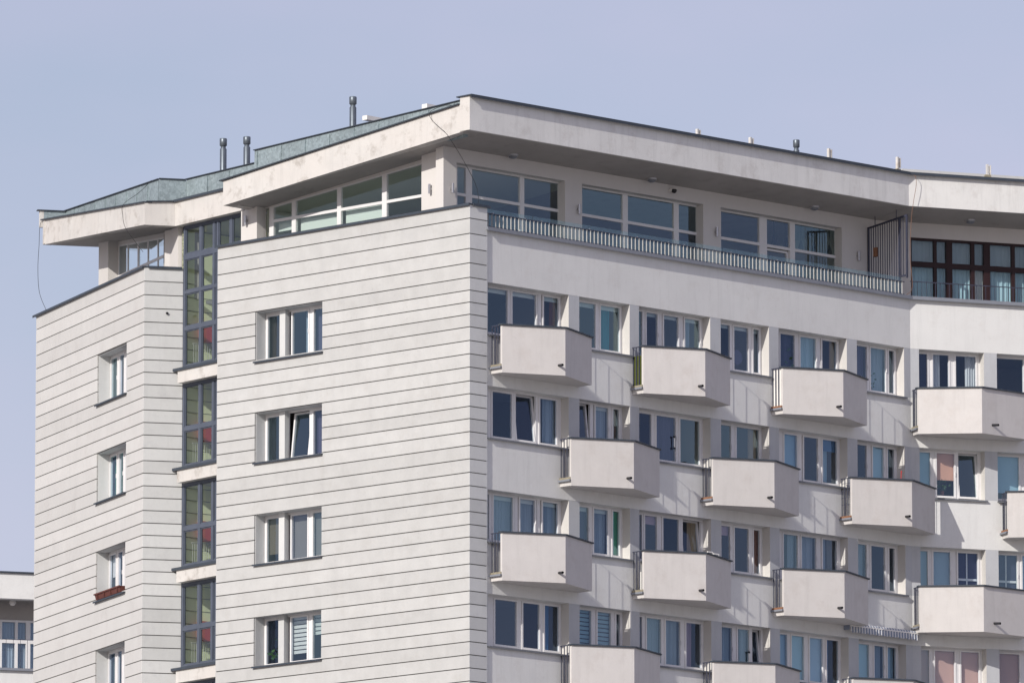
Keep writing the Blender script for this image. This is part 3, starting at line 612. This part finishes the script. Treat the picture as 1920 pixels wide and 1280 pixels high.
# side fascia sinking towards the stairwell
t4 = lambda x: 3.785 + .1025 * (x - .13); b4 = lambda x: 3.112 + SL * (x - .244)
xa, xb = .20, L4 - FW + .003
put('fascia', MB().hexa([(xa, .006, b4(xa)), (xb, .006, b4(xb)), (xb, .36, b4(xb)), (xa, .36, b4(xa))], [(xa, .006, t4(xa)), (xb, .006, t4(xb)), (xb, .36, t4(xb)), (xa, .36, t4(xa))]), 'fascia', BLD, F4)
put('fascia_end', MB().prism([(L4 - FW + .004, -.004), (L4 - .002, -.004), (L4 - .002, .02), (L4 - FW + .004, .02)], 4.008, 4.93), 'fascia', BLD, F4)
put('fascia', MB().hexa([(xa + .004, .36, b4(xa)), (xa + .30, .36, b4(xa)), (xa + .30, 1.2, b4(xa)), (xa + .004, 1.2, b4(xa))], [(xa + .004, .36, t4(xa)), (xa + .30, .36, t4(xa)), (xa + .30, 1.2, t4(xa)), (xa + .004, 1.2, t4(xa))]), 'fascia', BLD, F4)
put('coping', MB().hexa([(xa - .1, -.07, t4(xa)), (xb - .02, -.07, t4(xb)), (xb - .02, .42, t4(xb)), (xa - .1, .42, t4(xa))], [(xa - .1, -.07, t4(xa) + .03), (xb - .02, -.07, t4(xb) + .03), (xb - .02, .42, t4(xb) + .03), (xa - .1, .42, t4(xa) + .03)]), 'coping', BLD, F4)
# zinc upstand behind it, sheet by sheet
def zinc_run(F, y, xs, top, bot, cap=True):
    for i in range(len(xs) - 1):
        a, b = xs[i] + .004, xs[i + 1] - .004; j = random.uniform(-.006, .006)
        put('zinc_sheet', MB().hexa([(a, y - .02 + j, bot(a)), (b, y - .02 - j, bot(b)), (b, y + .1, bot(b)), (a, y + .1, bot(a))], [(a + .012, y + j, top(a)), (b + .012, y - j, top(b)), (b + .012, y + .1, top(b)), (a + .012, y + .1, top(a))]), 'zinc', BLD, F)
        put('standing_seam', MB().hexa([(b - .003, y - .05, bot(b)), (b + .011, y - .05, bot(b)), (b + .011, y + .05, bot(b)), (b - .003, y + .05, bot(b))], [(b + .01, y - .028, top(b) - .05), (b + .024, y - .028, top(b) - .05), (b + .024, y + .05, top(b) - .05), (b + .01, y + .05, top(b) - .05)]), 'zinc', BLD, F)
    if cap:
        a, b = xs[0], xs[-1]
        put('coping', MB().hexa([(a, y - .05, top(a)), (b, y - .05, top(b)), (b, y + .14, top(b)), (a, y + .14, top(a))], [(a, y - .05, top(a) + .022), (b, y - .05, top(b) + .022), (b, y + .14, top(b) + .022), (a, y + .14, top(a) + .022)]), 'coping', BLD, F)
ZC = Vector((-9.168, 236.032)); FZ = fr(ZC, R(-52.5))
zinc_run(FZ, 0, [3.30, 3.45] + [3.45 + 1.13 * i for i in range(1, 9)] + [12.99], lambda x: 4.91, lambda x: 3.9)
zinc_run(FZ, .012, [0, 1.05, 2.1, 3.296], lambda x: 4.556, lambda x: 3.5)

# ------------------------------------------------------------------ stairwell bay
V3 = V1 + dv(TH2) * .87; F3 = fr(V3, TH3)
st = put('stair_fascia', MB().box(0, 3.3, 0, .34, 3.10, 3.80), 'fascia', BLD, F3); coping(F3, .0, 3.2, 3.802, y0=-.07, y1=.5)
GY = .22
def stair_glazing(za, zb, uprights, transoms, umax):
    mb = MB()
    for a, b in uprights: mb.box(a, b, GY, GY + .09, za, zb)
    mb.box(.10, umax, GY - .005, GY + .085, zb - .08, zb); mb.box(.10, umax, GY - .005, GY + .085, za, za + .07)
    for a, b in transoms: mb.box(.10, umax, GY - .006, GY + .084, a, b)
    w = put('stair_window', mb, 'blueframe', BLD, F3)
    ed = [za + .07] + [x for t in sorted(transoms) for x in t] + [zb - .08]
    for i in range(0, len(ed), 2):
        for j in range(len(uprights) - 1):
            a, b = uprights[j][1], uprights[j + 1][0]
            if b - a < .05: continue
            put('sash', MB().ring(a + .004, b - .004, ed[i] + .004, ed[i + 1] - .004, .028, GY + .018, GY + .06), 'blueframe', w, F3)
            put('pane', MB().quad((a, GY + .045, ed[i]), (b, GY + .045, ed[i]), (b, GY + .045, ed[i + 1]), (a, GY + .045, ed[i + 1])), 'glass_clear', w, F3)
    return w
UP = [(.10, .19), (.87, .99), (1.52, 1.62), (1.72, 1.80)]
stair_glazing(-.92, 3.10, UP + [(2.33, 2.46), (2.95, 3.2)], [(2.14, 2.30), (1.17, 1.26), (.13, .25)], 3.2)
for k in range(4):
    t = -H * k
    sp_ = put('spandrel', MB().box(.17, 2.5, 0, GY + .08, -1.36 + t, -.99 + t), 'fascia', BLD, F3)
    put('ledge', MB().box(0, 2.5, -.05, GY + .02, -.985 + t, -.945 + t).box(0, 2.5, -.055, -.04, -1.02 + t, -.945 + t), 'coping', sp_, F3)
    if k < 4: stair_glazing(-3.72 + t, -1.365 + t, UP, [(-2.70 + t, -2.58 + t)], 2.3)
# inside the stairwell
put('stair_back_wall', MB().box(-.1, 3.4, 2.3, 2.45, -13, 3.0), 'stairwall', BLD, F3)
sw = MB(); zz = [3.0] + [z for z in z1 if z > -12.5] + [-13]
for i in range(len(zz) - 1): sw.box(-.12, .045, .33, 2.3, zz[i + 1] + .012, zz[i] - .012)
put('stair_side_wall', sw, 'stairwall', BLD, F3); put('stair_side_wall', MB().box(-.14, .02, .33, 2.3, -13, 3.0), 'core', BLD, F3)
put('stair_side_wall', MB().box(3.3, 3.45, .9, 2.4, -13, 3.0), 'stairwall', BLD, F3); put('stair_ceiling', MB().box(-.1, 3.4, .35, 2.4, 3.02, 3.08), 'stairgrey', BLD, F3)
for k in range(5):
    t = -H * k
    put('landing', MB().box(.05, 3.2, .42, 2.3, -1.34 + t, -1.16 + t), 'stairgrey', BLD, F3)
    put('stair_flight', MB().hexa([(.05, 1.15, -.3 + t), (1.2, 1.15, -.3 + t), (1.2, 2.28, .72 + t), (.05, 2.28, .72 + t)], [(.05, 1.15, -.12 + t), (1.2, 1.15, -.12 + t), (1.2, 2.28, .9 + t), (.05, 2.28, .9 + t)]), 'stairgrey', BLD, F3)
    put('red_stringer', MB().box(.05, .30, .78, 1.14, -.12 + t, .42 + t), 'red', BLD, F3)
    rr = put('stair_rail', MB().tube([(.30, .42, -.22 + t), (.30, 1.25, -.18 + t)], .016), 'stairgrey', BLD, F3)
    for i in range(11): put('baluster', MB().tube([(.30, .45 + i * .078, -1.16 + t), (.30, .45 + i * .078, -.2 + t)], .007, 5), 'barlight' if i % 3 else 'stairgrey', rr, F3)

# ------------------------------------------------------------------ rear wing: roof, column, windows
tb1 = lambda x: 3.111 + (3.919 - 3.111) * (9.251 - x) / (9.251 - .518); tt1 = lambda x: 3.741 + (4.627 - 3.741) * (9.238 - x) / (9.238 - .594)
x0, x1 = .518, L1
m12f = mitre(TH1, TH2, .25); q1 = to_local(F1, m12f); q2 = to_local(F2, m12f)
put('fascia', MB().hexa([(x0, 0, tb1(x0)), (x1, 0, tb1(x1)), (x1 + q1.x, .25, tb1(x1)), (x0, .25, tb1(x0))], [(x0, 0, tt1(x0)), (x1, 0, tt1(x1)), (x1 + q1.x, .25, tt1(x1)), (x0, .25, tt1(x0))]), 'fascia', BLD, F1)
put('fascia', MB().hexa([(0, 0, 3.105), (.875, 0, 3.105), (.875, .25, 3.105), (q2.x, .25, 3.105)], [(0, 0, 3.742), (.875, 0, 3.785), (.875, .25, 3.785), (q2.x, .25, 3.742)]), 'fascia', BLD, F2)
def slope_cop(F, x0, x1, f, y0=-.07, y1=.34, t=.03): put('coping', MB().hexa([(x0, y0, f(x0)), (x1, y0, f(x1)), (x1, y1, f(x1)), (x0, y1, f(x0))], [(x0, y0, f(x0) + t), (x1, y0, f(x1) + t), (x1, y1, f(x1) + t), (x0, y1, f(x0) + t)]), 'coping', BLD, F)
slope_cop(F1, x0 - .03, x1 + .03, tt1); slope_cop(F2, .04, .86, lambda x: 3.746 + .05 * x)
far = V0 + dv(TH1) * x0; d2 = dv(TH2)
pts = [far, V1, V1 + d2 * 1.45, V1 + d2 * 1.45 - nv(TH2) * 4, far + d2 * 3.2]
pz = lambda p: tb1((p - V0).dot(dv(TH1)) - (p - V0).dot(-nv(TH1)) * ((d2.dot(dv(TH1))) / (d2.dot(-nv(TH1)))))
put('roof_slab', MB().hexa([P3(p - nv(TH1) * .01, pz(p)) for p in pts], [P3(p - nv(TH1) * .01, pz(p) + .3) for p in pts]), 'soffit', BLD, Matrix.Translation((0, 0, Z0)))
put('fascia_end', MB().box(-.0, 3.2, .004, .2, tb1(x0), tt1(x0)), 'fascia', BLD, fr(far, TH2 + math.pi) @ Matrix.Translation((-3.2, 0, 0)))
tz1 = lambda x: 4.962 - (x - .352) * (4.962 - 4.568) / (8.506 - .352)
zinc_run(F1, .70, [.37 + .905 * i for i in range(9)] + [8.53], tz1, lambda x: min(tt1(x), tz1(x) - .15) - .35)
zinc_run(F2, .70, [.545, 1.312], lambda x: 4.548, lambda x: 3.5)
FE = fr(V0 + dv(TH1) * .43, TH2)
put('end_upstand', MB().box(.06, .95, .0, .10, 4.5, 4.93), 'zinc', BLD, FE); put('coping', MB().box(-.14, 1.0, -.06, .14, 4.932, 4.955), 'coping', BLD, FE)
put('end_upstand', MB().box(-.06, .058, -.004, .12, 4.45, 4.93), 'fascia', BLD, FE)
# column and glazing under the wing roof
Fw = fr(V0 - nv(TH1) * 1.12, TH1)
def sofw(x, y): # soffit height at local point of Fw
    p = V0 - nv(TH1) * (1.12 + y) + dv(TH1) * x; return pz(p)
put('column', MB().hexa([(2.23, 0, 1.0), (3.05, 0, 1.0), (3.05, .55, 1.0), (2.23, .55, 1.0)], [(2.23, 0, sofw(2.23, 0) + .02), (3.05, 0, sofw(3.05, 0) + .02), (3.05, .55, sofw(3.05, .55) + .02), (2.23, .55, sofw(2.23, .55) + .02)]), 'pillar', BLD, Fw)
hw = lambda x: 3.60 - (x - 3.08) * .0977
gz = .30
put('lintel', MB().hexa([(3.05, gz, hw(3.05)), (7.4, gz, hw(7.4)), (7.4, gz + .2, hw(7.4)), (3.05, gz + .2, hw(3.05))], [(3.05, gz, sofw(3.05, gz) + .03), (7.4, gz, sofw(7.4, gz) + .03), (7.4, gz + .2, sofw(7.4, gz) + .03), (3.05, gz + .2, sofw(3.05, gz) + .03)]), 'pillar', BLD, Fw)
ph_window(Fw, 3.05, 7.2, [(3.12, 3.85), (3.91, 4.71), (4.81, 5.56), (5.62, 6.39), (6.45, 7.10)], 3.5, (2.64, 2.72), gz, head=hw, gl='glass_clear', mull=.05, dep=.035)
put('wing_back_wall', MB().box(3.0, 9.0, 2.6, 2.7, 1.0, 3.6), 'room', BLD, Fw); put('wing_floor', MB().box(.4, 9.2, .0, 3, 1.0, 1.1), 'floor', BLD, fr(V0 - nv(TH1) * .44, TH1))
Fp = fr(V0 - nv(TH1) * .76, TH1)
pr = V1 + d2 * 1.02 - nv(TH2) * .30
pp = [pr - dv(TH1) * .69, pr, pr + d2 * .13, pr + d2 * .13 - nv(TH2) * .9, pr - nv(TH2) * .9 - d2 * .2]
put('wall_pier', MB().prism([(p.x, p.y) for p in pp], 1.2, 3.16), 'pillar', BLD, Matrix.Translation((0, 0, Z0)))
put('wall_pier', MB().box(7.2, 9.3, .2, .5, 1.1, 3.25), 'soffit', BLD, Fw)
put('vent', MB().tube([(.653, .02, .63), (.653, -.05, .62)], .035, 10), 'spout', BLD, F2)

# ------------------------------------------------------------------ things on the roof
def lathe(prof, n=14):
    mb = MB(); k = 0
    for r, z in prof:
        for j in range(n): t = 2 * math.pi * j / n; mb.v.append((r * math.cos(t), r * math.sin(t), z))
    for i in range(len(prof) - 1):
        for j in range(n): mb.f.append((i * n + j, i * n + (j + 1) % n, (i + 1) * n + (j + 1) % n, (i + 1) * n + j)); mb.mi.append(0)
    mb.f.append(tuple((len(prof) - 1) * n + j for j in range(n))); mb.mi.append(0); return mb
def flue(F, x, y, ztop, zbot, r=.095):
    T = F @ Matrix.Translation((x, y, 0))
    p = put('flue_pipe', lathe([(r, zbot), (r, ztop - .30), (r * .75, ztop - .27), (r * .75, ztop - .20)]).mesh('flue_pipe', True), 'flue', BLD, T)
    put('cowl', lathe([(r * .8, ztop - .22), (r * 1.08, ztop - .20), (r * 1.1, ztop - .012), (r * 1.0, ztop), (0.001, ztop)]).mesh('cowl', True), 'flue', p, T)
flue(F4, -1.89, 2.0, 5.51, 3.6); flue(F4, -.94, 2.0, 5.44, 3.6); flue(F4, 3.27, 2.0, 6.02, 4.0); flue(F5, 13.10, .5, 5.45, 4.5, .085)
for i, (F, x, zt) in enumerate(((F5, 9.2, 5.26), (F5, 11.29, 5.29), (F5, 14.43, 5.37), (F5, 17.23, 5.48), (FR7, 2.66, 5.44))):
    T = F @ Matrix.Translation((x, .5, 0))
    b = put('roof_bracket', MB().box(-.06, .0, -.04, .04, 4.6, zt).box(.0, .055, -.012, .012, zt - .26, zt - .05).box(.05, .075, -.04, .04, zt - .30, zt - .02), 'bracket', BLD, T)
    if i > 2: put('foot', MB().hexa([(-.20, -.05, 4.7), (.16, -.05, 4.7), (.16, .05, 4.7), (-.20, .05, 4.7)], [(-.10, -.05, 5.14), (.06, -.05, 5.14), (.06, .05, 5.14), (-.10, .05, 5.14)]), 'mossy', b, T)
put('roof_upstand', MB().hexa([(15.6, 1.2, 4.5), (17.6, 1.2, 4.5), (17.6, 1.35, 4.5), (15.6, 1.35, 4.5)], [(15.6, 1.2, 5.29), (17.6, 1.2, 5.31), (17.6, 1.35, 5.31), (15.6, 1.35, 5.29)]), 'panel_grey', BLD, F5)
put('roof_upstand', MB().box(.30, 7.6, 1.2, 1.35, 4.5, 5.295), 'panel_grey', BLD, FR7)
FB = fr(V4 - nv(TH4) * 1.0, TH4)
put('roof_block', MB().box(4.55, 4.73, .1, .9, 5.08, 5.20), 'white', BLD, FB @ Matrix.Identity(4)); put('roof_block', MB().box(6.85, 7.05, .1, .9, 4.9, 5.22), 'white', BLD, FB)

# ------------------------------------------------------------------ lamps on walls and soffit, camera
def wall_lamp(F, x, z, label):
    e = empty('wall_lamp', F @ Vector((x, 0, z))); T = F @ Matrix.Translation((x, 0, z)); WM[e] = Matrix.Translation(T.translation)
    put('bracket', MB().box(-.02, .02, -.05, 0, -.03, .03), 'steel', e, T); put('tube', MB().tube([(0, -.075, -.13), (0, -.075, .13)], .036, 12), 'steel', e, T)
    tag(e, label, 'wall lamp', 'steel up-and-down lamps on the penthouse walls')
wall_lamp(FS, 7.42, 2.79, 'steel tube wall lamp on the broad sunlit face of the penthouse corner pillar'); wall_lamp(FS, .24, 2.79, 'steel tube wall lamp on the narrow pillar beside the stairwell top')
wall_lamp(FQ, .93, 2.73, 'steel tube wall lamp on the shaded side of the penthouse corner pillar'); wall_lamp(FQ, 5.72, 2.73, 'steel tube wall lamp on the pier between first and second penthouse window')
wall_lamp(FQ, 11.09, 2.74, 'steel tube wall lamp on the pier between second and third penthouse window'); wall_lamp(FQ, 16.8, 2.73, 'steel tube wall lamp on the wall next to the metal privacy screen')
def soffit_lamp(F, x, v, label):
    z = zs6(v); T = F @ Matrix.Translation((x, -v, z)); e = empty('ceiling_lamp', T.translation)
    put('base', lathe([(.15, .03), (.15, -.025), (.12, -.04), (.001, -.04)]).mesh('base', True), 'steel', e, T); put('diffuser', lathe([(.12, -.03), (.11, -.07), (.06, -.095), (.001, -.10)]).mesh('diffuser', True), 'flash', e, T)
    tag(e, label, 'ceiling lamp', 'round lamps under the penthouse roof overhang')
soffit_lamp(F5, 3.01, -1.45, 'round soffit lamp above the leftmost long penthouse window'); soffit_lamp(F5, 8.33, -1.45, 'round soffit lamp above the middle long penthouse window')
soffit_lamp(F5, 14.8, -1.45, 'round soffit lamp above the penthouse window with hanging lamps'); soffit_lamp(FR7, 2.35, -1.1, 'round soffit lamp above the brown framed windows')
T = FQ @ Matrix.Translation((9.31, 0, 3.70)); e = empty('security_camera', T.translation)
put('mount', MB().box(-.05, .05, -.10, 0, -.03, .03), 'white', e, T); put('dome', lathe([(.07, .02), (.075, -.03), (.05, -.075), (.001, -.09)]).mesh('dome', True), 'spout', e, T @ Matrix.Translation((.05, -.12, 0)))
tag(e, 'small dome security camera under the roof above the middle penthouse window', 'camera')
# pendant lamps inside the third penthouse window
for i, (x, y, z) in enumerate(((13.75, .9, 3.02), (14.25, .9, 2.99), (14.85, .9, 2.99), (15.38, .9, 2.99), (16.0, .9, 2.99))):
    T = FQ @ Matrix.Translation((x + .6, y, z)); e = empty('pendant_lamp', T.translation)
    put('cord', MB().tube([(0, 0, .15), (0, 0, .8)], .012, 5), 'spout', e, T); put('shade', lathe([(.075, -.12), (.07, -.06), (.02, .15), (.001, .17)]).mesh('shade', True), 'spout', e, T)
    tag(e, ['first', 'second', 'third', 'fourth', 'fifth'][i] + ' from the left of five dark cone pendant lamps behind penthouse glass', 'pendant lamp', 'pendant lamps inside the penthouse')

# ------------------------------------------------------------------ loose cables
def cable(name, pts, mat, label, r=.007):
    ps = [Vector(p) for p in pts]; out = []
    for i in range(len(ps) - 1):
        p0, p1, p2, p3 = ps[max(i - 1, 0)], ps[i], ps[i + 1], ps[min(i + 2, len(ps) - 1)]
        for k in range(6):
            t = k / 6; out.append(.5 * ((2 * p1) + (p2 - p0) * t + (2 * p0 - 5 * p1 + 4 * p2 - p3) * t * t + (3 * p1 - p0 - 3 * p2 + p3) * t ** 3))
    out.append(ps[-1]); b = out[0]
    o = put(name, MB().tube([p - b for p in out], r, 5), mat, None, Matrix.Translation(b)); tag(o, label, 'cable')
L = lambda F, *p: [F @ Vector(q) for q in p]
cable('cable', L(F1, (.9, .3, 4.62), (.62, .05, 4.66), (.55, -.09, 4.5), (.55, -.12, 3.9), (.52, -.14, 3.2), (.62, -.12, 2.5), (1.0, -.05, 1.95)), 'cable', 'black cable dangling from the far left roof tip down to the parapet')
cable('cable', L(F1, (8.0, .66, 4.62), (7.95, .3, 4.25), (7.80, -.10, 3.92), (7.80, -.12, 3.6), (7.95, -.10, 3.25), (8.15, .1, 2.85), (8.35, .3, 2.5)), 'cable', 'black cable hanging over the rear wing fascia in front of its window')
cable('cable', L(F4, (9.0, .35, 4.80), (8.6, .2, 4.84), (8.35, -.09, 4.66), (8.38, -.06, 4.45), (8.70, -.05, 4.18), (8.95, -.02, 3.95), (9.05, .5, 3.3), (9.15, .9, 2.6), (9.2, .9, 2.0)), 'cable', 'thin cable running down across the sunlit fascia by the roof corner')
cable('cable', L(FR7, (.05, .1, 4.97), (.13, -.14, 4.85), (.16, -.16, 4.6), (.08, -.14, 4.1), (.02, -.12, 3.6), (-.02, -.10, 2.6), (.06, -.06, 1.7), (-.12, -.05, 1.45)), 'rope', 'brown wire hanging at the bend of the fascia beside the privacy screen')

# ------------------------------------------------------------------ awning, flower box, balcony things
def stripemat():
    m, n, l, b = newmat('striped_awning_cloth'); b.inputs['Roughness'].default_value = .9
    tc = n.new('ShaderNodeTexCoord'); sx = n.new('ShaderNodeSeparateXYZ'); l.new(tc.outputs['Object'], sx.inputs[0])
    a = n.new('ShaderNodeMath'); a.operation = 'MULTIPLY'; a.inputs[1].default_value = 9.0; l.new(sx.outputs[0], a.inputs[0])
    f = n.new('ShaderNodeMath'); f.operation = 'FRACT'; l.new(a.outputs[0], f.inputs[0]); g = n.new('ShaderNodeMath'); g.operation = 'GREATER_THAN'; g.inputs[1].default_value = .5; l.new(f.outputs[0], g.inputs[0])
    x = n.new('ShaderNodeMix'); x.data_type = 'RGBA'; x.inputs[6].default_value = (.62, .62, .62, 1); x.inputs[7].default_value = (.24, .28, .36, 1); l.new(g.outputs[0], x.inputs[0]); l.new(x.outputs[2], b.inputs['Base Color']); return m
M['striped'] = stripemat()
T = F6 @ Matrix.Translation((14.50, 0, -8.13)); aw = empty('awning', T.translation)
tag(aw, 'retracted grey and white striped awning over a fourth-row window', 'awning')
put('roller_case', MB().tube([(.0, -.14, .0), (2.75, -.14, .0)], .075, 12).box(-.03, .0, -.2, 0, -.12, .1).box(2.75, 2.78, -.2, 0, -.12, .1), 'striped', aw, T)
val = MB(); nx = 120
vs = [(2.75 * i / nx, -.24 - .012 * math.sin(i * 1.3), -.02) for i in range(nx + 1)] + [(2.75 * i / nx, -.245 - .02 * math.sin(i * 1.3), -.17 - .035 * abs(math.sin(i * math.pi / 7.5))) for i in range(nx + 1)]
val.add(vs, [(i, i + 1, nx + 2 + i, nx + 1 + i) for i in range(nx)]); put('valance', val, 'striped', aw, T)
put('front_bar', MB().box(0, 2.75, -.25, -.20, -.03, .0), 'white', aw, T)
# flower box on the third rear-wing window sill
T = F1 @ Matrix.Translation((6.55, -.02, -7.02)); fb = empty('flower_box', T.translation); tag(fb, 'terracotta flower box on a rear wing window sill, third row', 'flower box')
put('box', MB().hexa([(-1.0, -.02, 0), (1.05, -.02, 0), (1.05, .14, 0), (-1.0, .14, 0)], [(-1.04, -.06, .17), (1.09, -.06, .17), (1.09, .18, .17), (-1.04, .18, .17)]), 'redbox', fb, T)
put('rim', MB().box(-1.06, 1.11, -.08, -.06, .14, .18).box(-1.06, 1.11, .18, .2, .14, .18), 'redbox', fb, T)
for i in range(4): put('rib', MB().box(-.8 + i * .55, -.77 + i * .55, -.075, -.05, .02, .14), 'redbox', fb, T)
# air conditioner and balcony oddments
T = F6 @ Matrix.Translation((6.21, 0, -5.6)); ac = empty('air_conditioner', T @ Vector((.35, -.3, ZB + SLAB)))
tag(ac, 'white air conditioner unit behind the railing of a third-row balcony', 'air conditioner'); WM[ac] = Matrix.Translation(T @ Vector((.35, -.3, ZB + SLAB)))
put('casing', MB().box(.12, .90, -.42, -.12, ZB + SLAB + .08, ZB + .75), 'white', ac, T)
for i in range(12): put('grille_slat', MB().box(.105, .118, -.40, -.26, ZB + SLAB + .13 + i * .038, ZB + SLAB + .145 + i * .038), 'spout', ac, T)
T = F6 @ Matrix.Translation((6.21 + BX + .28, -BA + .12, -5.6 + ZT + .04))
for j, lb in enumerate(('white hook bracket on the coping of the balcony with the air conditioner, left one', 'white hook bracket on the coping of the balcony with the air conditioner, right one')):
    tt = T @ Matrix.Translation((.42 * j, .18 * j, 0)); o = put('coping_hook', MB().box(-.1, .1, -.02, .02, .03, .06).box(.07, .10, -.02, .02, -.02, .03), 'white', None, tt); tag(o, lb, 'bracket', 'hooks on one balcony coping')
T = F6 @ Matrix.Translation((14.41 + BX - .28, -BA + .18, -2.8 + ZT + .04)); o = put('garden_stick', MB().tube([(0, 0, 0), (.01, 0, .14), (.02, 0, .24)], [.012, .014, .022], 6), 'red', None, T); tag(o, 'small red stick rising above a second-row balcony coping', 'stick')
# house plants seen through panes
def plant(F, x, y, z, s, label):
    T = F @ Matrix.Translation((x, y, z)); e = empty('houseplant', T.translation); tag(e, label, 'houseplant')
    put('pot', lathe([(.05, 0), (.07, .12), (.075, .13), (.001, .13)]), 'redbox', e, T)
    mb = MB()
    for i in range(46):
        a = random.random() * 6.28; el = random.uniform(.2, 1.4); r = random.uniform(.1, 1) * s; c = Vector((math.cos(a) * math.cos(el) * r * .6, math.sin(a) * math.cos(el) * r * .35, .14 + math.sin(el) * r))
        d = Vector((math.cos(a), math.sin(a) * .4, random.uniform(-.5, .6))).normalized() * .10 * (s / .5); w = d.cross(Vector((0, 1, .2))).normalized() * .035 * (s / .5)
        mb.quad(c, c + d * .5 + w, c + d, c + d * .5 - w)
    put('leaves', mb, 'plant', e, T)
plant(F6, 12.6, .55, -1.28, .75, 'leafy houseplant behind the left pane above the balcony with a white board')
plant(F6, 16.1, .50, -1.35, .42, 'small houseplant with red pot at the bottom of a top-row window')
plant(F6, 8.95, .55, -6.95, .4, 'green houseplant behind the tilted brown-curtained window of the third row')
plant(F4, 1.95, .60, -9.75, .7, 'tall houseplant behind the narrow left pane of the lowest side wall window')
plant(F7, 1.15, .52, -4.1, .5, 'spiky plant under the half drawn orange blind')

# ------------------------------------------------------------------ lower neighbouring building at the far left
PBo = Vector(((62 - 960) / 16000 * 300 / math.cos(0.0) * 1.0, 300.0)); THB = R(18); NB = empty('neighbouring_building', (PBo.x, PBo.y, 0)); WM[NB] = Matrix.Translation((PBo.x, PBo.y, 0))
tag(NB, 'lower pale building with covered top balcony behind the rear wing at far left', 'building')
FN = fr(PBo, THB)
put('fascia', MB().box(-14, 6, 0, .4, .84, 1.74), 'stucco', NB, FN); put('coping', MB().box(-14, 6, -.08, .5, 1.745, 1.80), 'coping', NB, FN)
put('soffit', MB().box(-14, 6, .40, 3.0, .95, 1.1), 'soffit', NB, FN); put('wall', MB().box(-14, 6, 1.6, 1.9, .20, .95), 'soffit', NB, FN)
put('wall', MB().box(-14, 6, .05, .4, BOT, -1.72), 'stucco', NB, FN); put('ledge', MB().box(-14, 6, -.06, .5, -1.72, -1.63), 'flash', NB, FN)
put('back_wall', MB().box(-14, 6, 3.0, 3.2, -2, 1.0), 'room', NB, FN)
for i in range(-5, 3):
    x = i * 1.04 + .05
    mb = MB()
    for a, b in ((-.98, -.90), (-.42, -.32), (-.02, .06)): mb.box(x + a, x + b, 1.55, 1.65, -1.7, .28)
    for a, b in ((.20, .28), (-.55, -.42), (-1.7, -1.6)): mb.box(x - .90, x - .02, 1.553, 1.647, a, b)
    w = put('window', mb, 'pvc', NB, FN)
    for a, b in ((-.90, -.42), (-.32, -.02)):
        for c, d in ((-.42, .20), (-1.6, -.55)):
            put('pane', MB().quad((x + a, 1.6, c), (x + b, 1.6, c), (x + b, 1.6, d), (x + a, 1.6, d)), 'glass', w, FN); put('curtain', curtain_mesh(x + a, x + b, c, d, 1.75), 'c_sheer', w, FN)
rb = put('balcony_rail', MB().box(-14, 6, .02, .04, -.62, -.60), 'bar', NB, FN)
for i in range(40): put('bar', MB().box(-5 + i * .26, -4.988 + i * .26, .024, .036, -1.63, -.6), 'bar', rb, FN)
T = FN @ Matrix.Translation((-.62, 1.0, .95)); e = empty('globe_lamp', T.translation); put('globe', lathe([(.05, 0), (.11, -.06), (.12, -.14), (.07, -.22), (.001, -.24)]).mesh('globe', True), 'white', e, T); put('holder', lathe([(.07, .0), (.07, -.03), (.001, -.03)]), 'steel', e, T)
tag(e, 'white globe lamp under the soffit of the lower neighbouring building', 'ceiling lamp')

for u, z, lb in ((8.10, -3.62, 'small outdoor thermometer on the middle pane of a second-row window'), (10.98, -9.30, 'small outdoor thermometer on the middle pane of a fourth-row window')):
    T = F6 @ Matrix.Translation((u, .262, z)); e = empty('thermometer', T.translation); tag(e, lb, 'thermometer')
    put('scale', MB().box(-.022, .022, -.008, 0, -.16, .16), 'white', e, T); put('mount', MB().box(-.05, .025, -.014, .004, .13, .18).box(-.05, .025, -.014, .004, -.18, -.13), 'spout', e, T)
T = F6 @ Matrix.Translation((10.76, .46, -.95)) @ Matrix.Rotation(R(90), 4, 'X'); o = put('round_ornament', lathe([(.001, -.01), (.20, -.01), (.21, 0), (.20, .01)], 24), 'c_dusk', None, T); tag(o, 'dark round disc hanging behind the middle pane of a top-row window', 'ornament')
